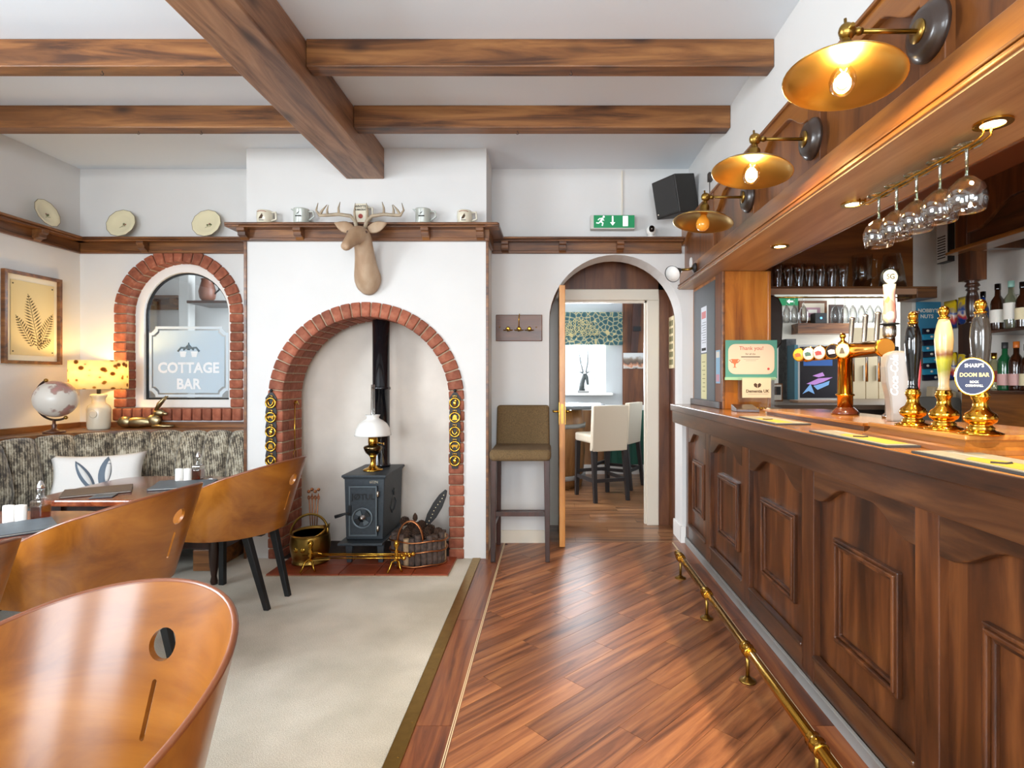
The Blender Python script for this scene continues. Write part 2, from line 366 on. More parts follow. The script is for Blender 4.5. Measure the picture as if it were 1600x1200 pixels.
window(1, -2.85, -1.15, YR-.1, .85, 2.35); window(2, -.4, 1.1, YR-.1, .5, 2.4); window(3, .2, 1.9, XL-.1, .9, 2.4, 'x')
# ---- floor: carpet, brass edging, border and diagonal planks
struct(MB().box(XL, -.55, YR, YB+.02, -.05, .004).build('floor_carpet', M['carpet']), 'pale beige fitted carpet')
o = struct(MB().box(-.552, -.495, YR, 3.955, 0, .010).build('trim_1', M['brass_old'], bevel=.003), 'brass edging strip between carpet and wood floor')
scr = MB().lathe([(.004, 0), (.0035, .0012), (.0001, .0015)], 8)
s0 = None
for i in range(19):
    y = .35+i*.19
    if s0 is None: s0 = scr.build('screw', M['brass_old'], o, (-.512, y, .0098))
    else: inst(s0, 'screw', o, (-.512, y, .0098))
fl = struct(MB().box(-.5, XW, YR, YB+.0, -.05, .0).build('floor', plain('floor_joint', '2a160c', .6)))
def clip(poly, x0, x1, y0, y1):
    for ax, lim, sg in ((0, x0, 1), (0, x1, -1), (1, y0, 1), (1, y1, -1)):
        out = []
        for i in range(len(poly)):
            a, b = poly[i-1], poly[i]; da, db = (a[ax]-lim)*sg, (b[ax]-lim)*sg
            if da >= 0: out.append(a)
            if da*db < 0:
                t = da/(da-db); out.append((a[0]+(b[0]-a[0])*t, a[1]+(b[1]-a[1])*t))
        poly = out
        if len(poly) < 3: return []
    return poly
def planks(parent, x0, x1, y0, y1, ang, wd, ln, mat, z=.003, name='plank', zb=-.01):
    ca, sa = math.cos(ang), math.sin(ang); g = .0007; R = 6; k = 0
    cxm, cym = (x0+x1)/2, (y0+y1)/2
    nrow = int(R/wd)
    for r in range(-nrow, nrow):
        off = (r*.37 % 1)*ln
        for c in range(-int(R/ln)-1, int(R/ln)+1):
            a0, a1 = c*ln+off+g, (c+1)*ln+off-g; b0, b1 = r*wd+g, (r+1)*wd-g
            q = [(cxm+a*ca-b*sa, cym+a*sa+b*ca) for a, b in ((a0, b0), (a1, b0), (a1, b1), (a0, b1))]
            q = clip(q, x0, x1, y0, y1)
            if len(q) < 3: continue
            ar = abs(sum(q[i-1][0]*q[i][1]-q[i][0]*q[i-1][1] for i in range(len(q))))/2
            if ar < .0012: continue
            mx, my = cxm+(a0+a1)/2*ca-(b0+b1)/2*sa, cym+(a0+a1)/2*sa+(b0+b1)/2*ca
            loc = [((p[0]-mx)*ca+(p[1]-my)*sa, -(p[0]-mx)*sa+(p[1]-my)*ca) for p in q]
            MB().prism(loc, zb, z).build(name, mat, parent, (mx, my, 0), rot=(0, 0, ang))
planks(fl, -.349, .945, .9, YB-.001, math.radians(45), .125, .92, M['floorwood'])
B('plank', M['floorwood'], fl, -.349, .945, YR, .899, -.01, .003)
for x0, x1 in ((-.495, -.365), (.962, 1.06)):
    y = .25
    while y < YB-.05:
        B('border_plank', M['floorborder'], fl, x0, x1, y+.001, min(y+.9, YB)-.001, -.01, .003); y += .9
for x0 in (-.365, .946):
    B('inlay_strip', M['floorborder'], fl, x0, x0+.0155, .25, YB, -.01, .0028)
    for dx in (.0025, .0095): B('inlay_line', M['cream'], fl, x0+dx, x0+dx+.0032, .25, YB, -.01, .0033)
# ---- ceiling beams
tag(MB().box(-1.45, -1.18, YR+.01, YF-.001, 2.70, CEIL-.001).build('main_beam', M['beam_y'], bevel=.008), 'thick boxed main ceiling beam running towards the chimney breast', 'beam')
for x0, x1, y, lab in ((XL+.002, -1.452, 2.682, 'left timber cross beam nearer the viewer'), (XL+.002, -1.452, 3.334, 'left timber cross beam nearer the chimney breast'),
                       (-1.178, XR-.002, 2.682, 'right timber cross beam nearer the viewer'), (-1.178, XR-.002, 3.334, 'right timber cross beam nearer the exit sign')):
    o = tag(MB().box(x0, x1, y, y+.09, 2.785, CEIL-.001).build('cross_beam', M['beam'], bevel=.004), lab, 'beam')
hk0 = None
bms = [o for o in COL.objects if o.name.startswith('cross_beam')]
for bi, x, y in ((0, -2.19, 2.72), (0, -1.80, 2.72), (1, -2.5, 3.38), (1, -2.12, 3.38), (2, .1, 2.72), (3, -.2, 3.38)):
    pts = [(0, 0, .004), (0, 0, -.008)]+[(.007*math.sin(a), 0, -.015+.007*math.cos(a)) for a in (0, .9, 1.8, 2.7, 3.6, 4.5)]
    if hk0 is None: hk0 = MB().tube(pts, .0016, 5).build('cup_hook', M['black'], bms[bi], (x, y, 2.785))
    else: inst(hk0, 'cup_hook', bms[bi], (x, y, 2.785))
# ---- plate rail (back board, shelf, bead, corbels)
def corbel_mesh(w=.055):
    pr = [(0, 0), (-.075, 0), (-.075, -.022), (-.060, -.030), (-.060, -.052), (-.03, -.062), (-.012, -.078), (0, -.08)]
    return MB().prism(pr, -w/2, w/2, 'x').build('corbel', M['rail'], bevel=.003)
cb0 = None
def rail(n, x0, x1, y, axis, corbels, sgn=-1, mat='rail', ext=(0, 0)):
    """axis 'x': runs along x on a wall at y, standing off towards -y; axis 'y': along y on a wall at x = y."""
    global cb0
    m = MB(); z0, z1 = 2.255, 2.362
    def bx(a, b, d0, d1, c, e):
        if axis == 'x': m.box(a, b, y+sgn*d0, y+sgn*d1, c, e)
        else: m.box(y+sgn*d0, y+sgn*d1, a, b, c, e)
    bx(x0, x1, .0, .022, z0, z1-.012); bx(x0, x1, .018, .032, z0, z0+.022)
    o = struct(m.build('trim_%d' % n, M[mat], bevel=.003), 'brown wooden plate rail')
    m = MB(); bx(x0-ext[0], x1+ext[1], 0, .115, z1-.014, z1+.002); bx(x0-ext[0], x1+ext[1], 0, .095, z1-.026, z1-.014); m.build('shelf', M[mat], o, bevel=.004)
    for c in corbels:
        loc = (c, y+sgn*.02, z1-.026) if axis == 'x' else (y+sgn*.02, c, z1-.026)
        rz = 0 if axis == 'x' else PI/2
        if cb0 is None: cb0 = corbel_mesh(); cb0.parent = o; cb0.location = loc; cb0.rotation_euler = (0, 0, rz)
        else: inst(cb0, 'corbel', o, loc, (0, 0, rz))
    return o
X = lambda px, Y: (px-CX)/F*Y
rail(2, XL, -2.166, YB, 'x', [X(224, 4.3)])
rail(3, -.453, 1.02, YB, 'x', [X(789, 4.3), X(879, 4.3), X(969, 4.3)])
rail(4, -2.185, -.432, YF, 'x', [X(383, 3.93), X(469, 3.93), X(666, 3.93), X(751, 3.93)], ext=(.07, .07))
rail(5, 0.0, YB-.03, XL, 'y', [2.6, 3.05, 3.5, 3.95], sgn=1, mat='rail_y')
for n, (xx, sg) in enumerate(((-2.162, -1), (-.455, 1))):   # returns of the shelf along the sides of the breast
    m = MB().box(xx, xx+sg*.022, YF, YB-.116, 2.255, 2.35).box(xx, xx+sg*.10, YF-.1, YB-.118, 2.338, 2.364)
    struct(m.build('trim_%d' % (6+n), M['rail_y'], bevel=.003))
for n, xx in enumerate((-2.176, -.458)):
    struct(MB().box(xx, xx+.019, YF-.011, YF+.008, 0.0, 2.255).build('trim_%d' % (8+n), M['rail'], bevel=.002), 'thin brown corner moulding of the chimney breast')
# dado strip over the bench
struct(MB().box(XL, -2.166, YB-.028, YB, .885, .945).build('trim_10', M['rail'], bevel=.004)); struct(MB().box(XL, XL+.028, 0, YB-.03, .885, .945).build('trim_11', M['rail_y'], bevel=.004))
struct(MB().box(-.452, -.012, YB-.016, YB, 0, .10).build('baseboard_back', M['creamwood'], bevel=.003)); struct(MB().box(1.014, 1.0295, YB-.016, YB+.25, 0.001, .13).box(1.014, 1.055, YB-.017, YB-.001, .001, .13).build('baseboard_arch', M['white'], bevel=.003))
# ---- brick surround of the fireplace
fs = wbreast
def vouss(name, parent, ac, sp, r0, r1, a0, a1, y0, y1, mat, bevel=.005):
    am = (a0+a1)/2; c, s = math.cos(am), math.sin(am); q = []
    n = 2
    for k in range(n+1): t = a0+(a1-a0)*k/n-am; q.append((r0*math.sin(t), r0*math.cos(t)))
    for k in range(n, -1, -1): t = a0+(a1-a0)*k/n-am; q.append((r1*math.sin(t), r1*math.cos(t)))
    j = random.uniform(-.003, .003)
    mb = MB().prism([(p[0], p[1]-r0) for p in q], y0+j, y1, 'y')
    return mb.build(name, mat, parent, (ac+r0*c, 0, sp+r0*s), rot=(0, PI/2-am, 0), bevel=bevel, seg=1)
NB = 29
MB().ring(arc(BA, BS, BR+.097, PI, 0, 32)+[(BA+BR+.097, 0), (BA+BR+.004, 0)][:1]+[(BA-BR-.097, 0)], arc(BA, BS, BR+.006, PI, 0, 32)+[(BA+BR+.006, 0)]+[(BA-BR-.006, 0)], YF-.006, 4.25, 'y').build('mortar', M['mortar'], fs)
for i in range(NB):
    a0 = PI-PI*i/NB; a1 = PI-PI*(i+1)/NB; g = .007
    vouss('brick', fs, BA, BS, BR, BR+.105, a0-g, a1+g, YF-.017, YF+.09, M['brick'])
    vouss('brick', fs, BA, BS, BR, BR+.06, a0-g, a1+g, YF+.10, 4.252, M['brick'])
bk = MB().box(-.0525, .0525, -.0535, .0535, -.034, .034).build('brick', M['brick'], fs, (0, 0, -5), bevel=.006, seg=1)
bk2 = MB().box(-.03, .03, -.074, .074, -.034, .034).build('brick', M['brick'], fs, (0, 0, -5), bevel=.005, seg=1)
pit = BS/15
for s in (-1, 1):
    for k in range(15):
        z = pit*(k+.5); o = bk if (s < 0 and k == 0) else inst(bk, 'brick', fs)
        o.location = (BA+s*(BR+.0525)+random.uniform(-.003, .003), YF+.0365+random.uniform(-.004, .004), z); o.rotation_euler = (0, 0, random.uniform(-.02, .02))
        sh = .0 if k % 2 else .075
        ys = [4.055+.072+sh*0, ]
        segs = [(4.053, 4.20), (4.208, 4.252)] if k % 2 else [(4.053, 4.115), (4.122, 4.252)]
        for ya, yb in segs:
            o = bk2 if (s < 0 and k == 0 and ya == 4.053) else inst(bk2, 'brick', fs)
            o.location = (BA+s*(BR+.03), (ya+yb)/2, z); o.scale = (1, (yb-ya)/.148, 1)
# inside of the recess
B('recess_floor', M['soot'], fs, BA-BR, BA+BR, YF-.01, 4.36, -.01, .012)
# ---- hearth
he = tag(MB().box(-1.84, -.66, 3.592, YF, .0045, .010).build('hearth', M['mortar']), 'red quarry tile hearth in front of the stove', 'hearth')
for i in range(5):
    for j in range(2):
        x0 = -1.84+i*.236; y0 = 3.592+j*.184
        MB().box(-.116, .116, -.0905, .0905, -.008, .008).build('tile', M['tile'], he, (x0+.118, y0+.092, .012), bevel=.003, seg=1)
# ---- arched interior window with brick surround
wn = struct(MB().ring(arc(WA, WS, WR+.09, PI, 0, 24)+[(WA+WR+.09, .96), (WA-WR-.09, .96)], arc(WA, WS, WR+.004, PI, 0, 24)+[(WA+WR+.004, 1.05), (WA-WR-.004, 1.05)], YB-.004, YB+.11, 'y').build('window_4', M['mortar']), 'arched internal window with brick surround and etched pane')
for i in range(19):
    a0 = PI-PI*i/19; a1 = PI-PI*(i+1)/19
    vouss('brick', wn, WA, WS, WR, WR+.098, a0-.01, a1+.01, YB-.022, YB+.10, M['brick'])
bk3 = None
for s in (-1, 1):
    for k in range(10):
        z = 1.054+.0735*(k+.5)
        loc = (WA+s*(WR+.049)+random.uniform(-.003, .003), YB+.039+random.uniform(-.003, .003), z)
        if bk3 is None: bk3 = MB().box(-.049, .049, -.061, .061, -.0325, .0325).build('brick', M['brick'], wn, loc, bevel=.006, seg=1)
        else: inst(bk3, 'brick', wn, loc)
for k in range(13):
    loc = (WA-WR-.098+.039+k*.0772, YB+.015, 1.003)
    if k == 0: bk4 = MB().box(-.0345, .0345, -.055, .085, -.047, .047).build('brick', M['brick'], wn, loc, bevel=.010, seg=2)
    else: inst(bk4, 'brick', wn, loc)
WY = YB+.11
fo = arc(WA, WS, WR+.005, PI, 0, 24)+[(WA+WR+.005, 1.052), (WA-WR-.005, 1.052)]
fi = arc(WA, WS, WR-.065, PI, 0, 24)+[(WA+WR-.065, 1.115), (WA-WR+.065, 1.115)]
fi2 = arc(WA, WS, WR-.078, PI, 0, 24)+[(WA+WR-.078, 1.128), (WA-WR+.078, 1.128)]
wf = MB().ring(fo, fi, WY-.03, WY+.03, 'y').build('window_frame', M['white'], wn, bevel=.004)
MB().ring(fi, fi2, WY-.004, WY+.012, 'y').build('seal', M['black'], wn)
MB().prism(fi, WY+.004, WY+.008, 'y').build('pane', M['pane'], wn)
ex0, ex1, ez0, ez1 = WA-WR+.085, WA+WR-.085, 1.135, 1.70
def notch(x0, x1, z0, z1, c): return [(x0+c, z0), (x1-c, z0), (x1-c, z0+c*.35), (x1-c*.35, z0+c), (x1, z0+c), (x1, z1-c), (x1-c*.35, z1-c), (x1-c, z1-c*.35), (x1-c, z1), (x0+c, z1), (x0+c, z1-c*.35), (x0+c*.35, z1-c), (x0, z1-c), (x0, z0+c), (x0+c*.35, z0+c), (x0+c, z0+c*.35)]
MB().ring(notch(ex0, ex1, ez0, ez1, .05), notch(ex0+.02, ex1-.02, ez0+.02, ez1-.02, .05), WY+.001, WY+.003, 'y').build('etched_border', M['etch'], wn)
EP = plain('etched_panel', 'c3d6e2', .7)
MB().prism(notch(ex0+.032, ex1-.032, ez0+.032, ez1-.032, .05), WY+.001, WY+.003, 'y').build('etched_panel', EP, wn)
LT = plain('etched_letter', 'f4f8fa', .5); LD = plain('etched_letter_dark', '6f8088', .4)
R90 = (PI/2, 0, 0)
text('lettering', 'COTTAGE', LT, wn, (WA+.0, WY-.001, 1.365), R90, .115, .001, sx=.92, bold=.004)
text('lettering', 'BAR', LT, wn, (WA+.0, WY-.001, 1.235), R90, .115, .001, sx=.92, bold=.004)
for dx in (-.045, .045):
    MB().prism([(WA+dx-.028, 1.50), (WA+dx+.028, 1.50), (WA+dx+.018, 1.455), (WA+dx-.018, 1.455)], WY-.001, WY+.001, 'y').build('lantern_mark', LT, wn)
MB().tube([(WA-.085, WY, 1.50), (WA-.06, WY, 1.53), (WA, WY, 1.525), (WA+.06, WY, 1.53), (WA+.085, WY, 1.50)], .008, 6).tube([(WA, WY, 1.51), (WA, WY, 1.57)], [.012, .004], 6).tube([(WA-.04, WY, 1.51), (WA, WY, 1.555), (WA+.04, WY, 1.51)], .007, 6).build('lantern_mark', LD, wn)
# room seen through the arched window
struct(MB().box(-5.2, -1.4, 6.2, 6.3, 0, CEIL).box(-1.5, -1.4, 4.6, 6.3, 0, CEIL).box(-5.3, -5.2, 4.6, 6.3, 0, CEIL).box(-5.3, XL-.2, 4.5, 4.6, 0, CEIL).build('wall_niche', M['plaster'])); struct(MB().box(-5.3, -1.4, 4.6, 6.3, -.05, 0).build('floor_niche', M['floorborder'])); struct(MB().box(-5.3, -1.4, 4.55, 6.3, CEIL, CEIL+.1).build('ceiling_niche', M['ceiling']))
struct(MB().box(-4.4, -2.9, 5.5, 5.6, 0, CEIL).build('wall_niche_pier', M['plaster'])); struct(MB().box(-3.51, -3.41, 5.25, 5.35, .0, CEIL).build('trim_12', M['white'], bevel=.01), 'white post behind the arched window')
sh = tag(MB().box(-4.0, -3.58, 5.35, 5.499, 2.06, 2.085).box(-4.0, -3.58, 5.47, 5.499, 1.96, 2.06).build('wall_shelf', M['rail'], bevel=.003), 'dark wooden shelf left of the white post through the arched window', 'shelf')
for x in (-3.9, -3.68): MB().box(x, x+.04, 5.38, 5.47, 2.0, 2.06).build('bracket', M['rail'], sh)
sh = tag(MB().box(-3.36, -2.98, 5.14, 5.499, 1.98, 2.005).build('wall_shelf', M['darkwood'], bevel=.003), 'dark shelf under the brown jug through the arched window', 'shelf')
jg = thing('hanging_jug', 'brown stoneware jug with handle seen through the arched window', 'jug', (-3.215, 5.22, 2.0055))
MB().lathe([(.04, 0), (.065, .03), (.075, .09), (.06, .15), (.05, .19), (.056, .21)], 18).build('body', plain('stoneware', '7a4a38', .4), jg)
MB().tube([(.05, 0, .17), (.10, 0, .17), (.11, 0, .11), (.065, 0, .07)], .008, 8).build('handle', M['black'], jg)
# ---- vestibule, door and far room
m = MB().box(-.4, -.02, 4.6, 4.88, 0, 2.5).box(1.04, 1.35, 4.6, 4.88, 0, 2.5).box(-.02, 1.04, 4.88, 4.94, 2.06, 2.5).box(-.4, -.012, 4.88, 4.94, 0, 2.5).box(.945, 1.35, 4.88, 4.94, 0, 2.5).box(-.02, 1.04, 4.6, 4.9, 2.45, 2.5)
struct(m.build('wall_vestibule', M['panel']))
o = struct(MB().box(-.012, .092, 4.86, 4.96, 0, 1.968).box(.845, .946, 4.86, 4.96, 0, 1.968).box(-.012, .946, 4.86, 4.96, 1.968, 2.064).build('door_1', M['creamwood'], bevel=.006), 'cream door frame')
MB().box(.83, .846, 4.90, 4.95, 0, 1.968).box(.092, .846, 4.90, 4.95, 1.95, 1.969).build('door_stop', M['creamwood'], o)
dl = struct(MB().box(.068, .112, 4.21, 4.855, .008, 1.99).build('door_2', M['doorwood'], bevel=.003), 'open wooden door seen edge-on')
MB().box(.079, .101, 4.206, 4.212, .94, 1.09).build('lock_plate', M['brass_old'], dl)
for s in (-1, 1):
    h = MB().box(.09+s*.022-.003, .09+s*.022+.003, 4.24, 4.28, .93, 1.10).tube([(.09+s*.022, 4.26, 1.03), (.09+s*.065, 4.26, 1.03), (.09+s*.068, 4.36, 1.03)], .009, 8)
    h.build('handle', M['brass'], dl)
struct(MB().box(-1.3, 1.45, YB, 7.6, -.05, .0).build('floor_far', plain('floor_joint_far', '3a2014', .6)))
ff = [o for o in COL.objects if o.name == 'floor_far'][0]
FW2 = wood('floor_plank_far', '5f3a22', '8d5f3c', 'a87a52', 'x', 5, 16, .3, .15, .05, .15)
y = YB+.001
r = 0
while y < 7.5:
    x = -.9-(r*.37 % 1)*1.1
    while x < 1.35:
        a, b = max(x, -.9), min(x+1.1, 1.35)
        if b-a > .03: MB().box(a+.001, b-.001, y+.001, min(y+.15, 7.5)-.001, -.01, .003).build('plank', FW2, ff)
        x += 1.1
    y += .15; r += 1
GREYW = plain('grey_wall', 'b9bdbf', .8)
m = MB().box(-1.2, .20, 7.5, 7.6, 0, 2.6).box(.75, 1.45, 7.5, 7.6, 0, 2.6).box(.20, .75, 7.5, 7.6, 0, 1.09).box(.20, .75, 7.5, 7.6, 2.15, 2.6)
struct(m.build('wall_far', GREYW)); struct(MB().box(1.35, 1.45, 4.94, 7.5, 0, 2.6).build('wall_far_right', GREYW))
struct(MB().box(-1.3, -1.2, 4.6, 5.6, 0, 2.6).box(-1.3, -1.2, 6.8, 7.6, 0, 2.6).box(-1.3, -1.2, 5.6, 6.8, 0, 1).box(-1.3, -1.2, 5.6, 6.8, 2.2, 2.6).build('wall_far_left', GREYW)); struct(MB().box(-1.3, 1.45, 4.9, 7.6, 2.6, 2.7).build('ceiling_far', M['ceiling']))
struct(MB().box(-1.2, -.4, 4.75, 4.9, 0, 2.6).build('wall_far_front', GREYW))
o = struct(MB().ring([(.20, 1.09), (.75, 1.09), (.75, 2.15), (.20, 2.15)], [(.235, 1.125), (.715, 1.125), (.715, 2.115), (.235, 2.115)], 7.5, 7.56, 'y').build('window_5', M['white'], bevel=.004)); B('pane', M['pane'], o, .235, .715, 7.53, 7.535, 1.125, 2.115)
struct(MB().box(.15, .83, 7.38, 7.5, 1.06, 1.092).build('trim_14', M['white'], bevel=.006), 'white window sill in the far room')
struct(MB().box(.97, 1.35, 7.475, 7.5, .93, 2.6).build('wall_far_panel', M['panel'])); struct(MB().box(.55, 1.35, 7.47, 7.5, .86, .93).build('trim_15', M['white'], bevel=.008))
GRN = plain('green_panel', '1f5a48', .5)
wp = struct(MB().box(.72, 1.35, 7.478, 7.5, .13, .86).build('wall_far_wainscot', GRN))
for i in range(7): MB().box(.73+i*.09, .73+i*.09+.084, 7.468, 7.48, .13, .86).build('board', GRN, wp, bevel=.003, seg=1)
struct(MB().box(-1.2, 1.35, 7.46, 7.5, .0, .13).build('baseboard_far', M['white'], bevel=.006)); struct(MB().box(-1.2, .56, 7.47, 7.5, .86, .90).build('trim_16', M['white']))
struct(MB().box(-1.2, .72, 7.48, 7.5, .13, .86).build('wall_far_wainscot_left', wood('wainscot_wood', '7a4d2a', '9a6a3e', 'ab7c4e', 'z', 4, 9, .4, .1, .04, .05)))
# ================================================================ the bar
BY0 = .35                                   # near end of the bar, outside the frame
bays = [(.85, 1.52), (1.62, 2.245), (2.35, 2.975), (3.085, 3.70), (3.81, 4.285)]
def ogee(t, lo, hi):                        # arched lower edge of a top rail
    u = min(t, 1-t)
    if u < .06: return lo
    k = min(1, (u-.06)/.30); return lo+(hi-lo)*(k*k*(3-2*k))
bar = thing('bar_counter', 'dark panelled wooden bar counter along the right side', 'bar counter')
B('body', M['darkwood'], bar, 1.10, 1.50, BY0, YB-.002, .0, 1.05)
ct = MB().box(.94, 1.56, BY0-.05, YB-.002, 1.040, 1.085).build('counter_top', M['bar_top'], bar, bevel=.006)
B('counter_edge', M['bar_y'], ct, .936, .946, BY0-.05, YB-.002, 1.036, 1.083, .003)
B('apron', M['bar_y'], bar, .952, 1.075, BY0-.02, YB-.002, .944, 1.041, .004)
B('skirting', M['lightgrey'], bar, 1.046, 1.062, BY0, YB-.02, .0, .05, .003)
for a, b in zip([BY0]+[x[1] for x in bays], [x[0] for x in bays]+[YB-.004]):
    B('stile', M['bar'], bar, 1.06, 1.101, a, b, .05, .945, .003)
for a, b in bays:
    n = 24
    pts = [(a+(b-a)*i/n, ogee(i/n, .795, .872)) for i in range(n+1)]+[(b, .944), (a, .944)]
    MB().prism(pts, 1.061, 1.10, 'x').build('top_rail', M['bar_y'], bar, bevel=.004)
    B('bottom_rail', M['bar_y'], bar, 1.062, 1.101, a, b, .05, .155, .003)
    B('sill_bead', M['bar_y'], bar, 1.052, 1.085, a, b, .150, .166, .005)
    p = MB().box(1.088, 1.1, a, b, .15, .94).build('panel', M['bar'], bar)
    y0, y1 = a+(.10 if b-a > .55 else .085), b-(.135 if b-a > .55 else .10); z0, z1 = .288, .68
    for k, (d, x) in enumerate(((0, 1.070), (.012, 1.063), (.026, 1.074))):
        w = .013
        o_ = [(y0+d, z0+d), (y1-d, z0+d), (y1-d, z1-d), (y0+d, z1-d)]; i_ = [(y0+d+w, z0+d+w), (y1-d-w, z0+d+w), (y1-d-w, z1-d-w), (y0+d+w, z1-d-w)]
        MB().ring(o_, i_, x, 1.09, 'x').build('moulding', M['bar'], p, bevel=.004)
# foot rail
ft = thing('foot_rail', 'polished brass foot rail on short posts along the bar base', 'foot rail', (.834, 0, 0))
MB().tube([(0, BY0, .135), (0, 3.66, .135)], .0195, 14).ball((0, 3.66, .135), .0205, 12).build('rail', M['brass'], ft)
for y in (.52, 1.12, 1.74, 2.354, 2.97, 3.57):
    MB().lathe([(.0225, -.035), (.027, -.03), (.0235, -.022), (.0245, -.006), (.029, 0), (.0245, .006), (.0235, .022), (.027, .03), (.0225, .035)], 16, (0, y, .135), 'y').build('collar', M['brass'], ft)
    p = MB().cyl((0, y, .01), (0, y, .12), .0085, n=10).build('post', M['brass_old'], ft)
    MB().lathe([(.036, .003), (.034, .009), (.018, .012), (.012, .022)], 16, (0, y, 0)).build('flange', M['brass_old'], p)
# ---- canopy over the bar
cn = thing('bar_canopy', 'panelled wooden canopy above the bar with underside downlights', 'canopy')
CX0 = 1.02
B('lower_rail', M['canopy_y'], cn, CX0-.012, 1.08, BY0, YB-.003, 2.0, 2.10, .003)
for k, (dx, z0, z1) in enumerate(((-.030, 1.982, 1.993), (-.022, 1.994, 2.003), (-.026, 2.004, 2.013))):
    B('bead', M['canopy_y'], cn, CX0+dx, 1.07, BY0, YB-.003, z0, z1, .003)
B('soffit', M['soffit'], cn, CX0-.02, 1.37, BY0, YB-.003, 1.976, 1.990)
B('inner_face', M['canopy_y'], cn, 1.36, 1.378, BY0, YB-.003, 1.974, 2.489, .003)
ST = [.82, 1.49, 2.16, 2.85, 3.54]
ed = [BY0]
for s in ST: ed += [s-.05, s+.05]
ed.append(YB-.003)
for k in range(0, len(ed)-1):
    a, b = ed[k], ed[k+1]
    if k % 2: B('stile', M['canopy'], cn, CX0, 1.079, a, b, 2.095, 2.46, .003)
    else:
        B('panel', M['canopy'], cn, 1.048, 1.079, a, b, 2.095, 2.46)
        n = 24; pts = [(a+(b-a)*i/n, ogee(i/n, 2.315, 2.40)) for i in range(n+1)]+[(b, 2.46), (a, 2.46)]
        MB().prism(pts, CX0+.004, 1.079, 'x').build('top_rail', M['canopy_y'], cn, bevel=.004)
B('cap', M['canopy_y'], cn, CX0-.008, 1.079, BY0, YB-.003, 2.452, 2.466, .003)
# downlights in the canopy (each gives its own light)
for k, y in enumerate((.80, 1.51, 2.206, 2.91, 3.35)):
    lab = ['recessed canopy downlight above the near end of the bar', 'bright recessed downlight in the canopy nearest the viewer, beside the hanging glasses', 'recessed canopy downlight second nearest the viewer, beyond the hanging glasses', 'recessed canopy downlight third from the viewer', 'recessed canopy downlight nearest the oak pillar'][k]
    if k == 4: continue
    d = thing('downlight', lab, 'downlight', (1.2, y, 1.9755), 0, 'canopy downlights')
    MB().ring([(.046*math.cos(2*PI*k/24), .046*math.sin(2*PI*k/24)) for k in range(24)], [(.029*math.cos(2*PI*k/24), .029*math.sin(2*PI*k/24)) for k in range(24)], -.006, 0, 'z').build('bezel', M['brass'], d)
    MB().lathe([(.0001, .001), (.030, .0), (.030, -.003), (.0001, -.005)], 20).build('lens', M['spot'], d)
    l = bpy.data.lights.new('downlight_lamp', 'SPOT'); l.energy = 52; l.color = (1, .80, .52); l.spot_size = 2.1; l.spot_blend = .5; l.shadow_soft_size = .022
    lo = bpy.data.objects.new('downlight_lamp', l); COL.objects.link(lo); lo.location = (1.2, y, 1.965)
# ---- swan neck wall lamps on the canopy
def wall_lamp(y, lit, label):
    t = thing('wall_lamp', label, 'lamp', (CX0-.001, y, 2.21), 0, 'brass disc lamps on the canopy')
    MB().lathe([(.078, 0), (.078, -.012), (.068, -.020), (.062, -.030), (.048, -.034), (.0001, -.036)], 28, (0, 0, 0), 'x').build('wall_rose', plain('rose_wood', '33261f', .35, coat=.3) if 'rose_wood' not in bpy.data.materials else bpy.data.materials['rose_wood'], t)
    MB().lathe([(.030, -.034), (.030, -.040), (.0001, -.041)], 20, (0, 0, 0), 'x').build('plate', M['brass_old'], t)
    MB().cyl((-.036, 0, 0), (-.205, 0, 0), .0065, n=10).lathe([(.009, -.185), (.011, -.195), (.009, -.205)], 10, (0, 0, 0), 'x').build('arm', M['brass_old'], t)
    k = MB().ball((-.225, 0, .0), .023, 14, (1, .8, 1)).cyl((-.225, -.03, .0), (-.225, .03, 0), .006, n=8).cyl((-.228, 0, .0), (-.230, 0, .034), .004, n=6).build('knuckle', M['brass_old'], t)
    hd = Matrix.Translation((-.225, 0, 0)) @ Matrix.Rotation(math.radians(7), 4, 'Y') @ Matrix.Rotation(math.radians(-4), 4, 'X')
    m = MB().lathe([(.008, -.02), (.013, -.028), (.013, -.036), (.022, -.042), (.025, -.05), (.025, -.092), (.028, -.094)], 18); m.xf(hd); m.build('lamp_holder', M['brass_old'], t)
    pr = [(.028, -.090), (.05, -.094), (.10, -.108), (.135, -.122), (.149, -.133), (.151, -.136), (.148, -.136), (.133, -.126), (.10, -.112), (.05, -.098), (.026, -.096)]
    m = MB().lathe(pr, 40); m.xf(hd); m.build('lamp_shade', M['shade_lit'], t)
    m = MB().lathe([(.014, -.094), (.018, -.104), (.030, -.122), (.034, -.142), (.030, -.162), (.018, -.174), (.0005, -.178)], 18); m.xf(hd)
    if lit:
        m.build('bulb', M['bulb_glass'], t)
        m = MB().ball((0, 0, -.138), .017, 10, (1, 1, 1.2)); m.xf(hd); m.build('filament', M['bulb'], t)
        p = Vector((CX0, y, 2.21))+hd @ Vector((0, 0, -.138))
        l = bpy.data.lights.new('bulb_lamp', 'POINT'); l.energy = 15; l.color = (1, .74, .36); l.shadow_soft_size = .03
        lo = bpy.data.objects.new('bulb_lamp', l); COL.objects.link(lo); lo.location = p
    else: m.build('bulb', M['bulb_dim'], t)
M['shade_lit'] = plain('lamp_shade_brass', 'c9a860', .28, 1.0)
M['bulb_glass'] = glassy('bulb_glass', (1, .93, .75, 1), .15)
wall_lamp(1.49, True, 'lit brass disc wall lamp on the canopy, largest and nearest the viewer')
wall_lamp(2.16, True, 'lit brass disc wall lamp on the canopy, middle one of three')
wall_lamp(2.85, False, 'unlit brass disc wall lamp on the canopy, farthest of three')
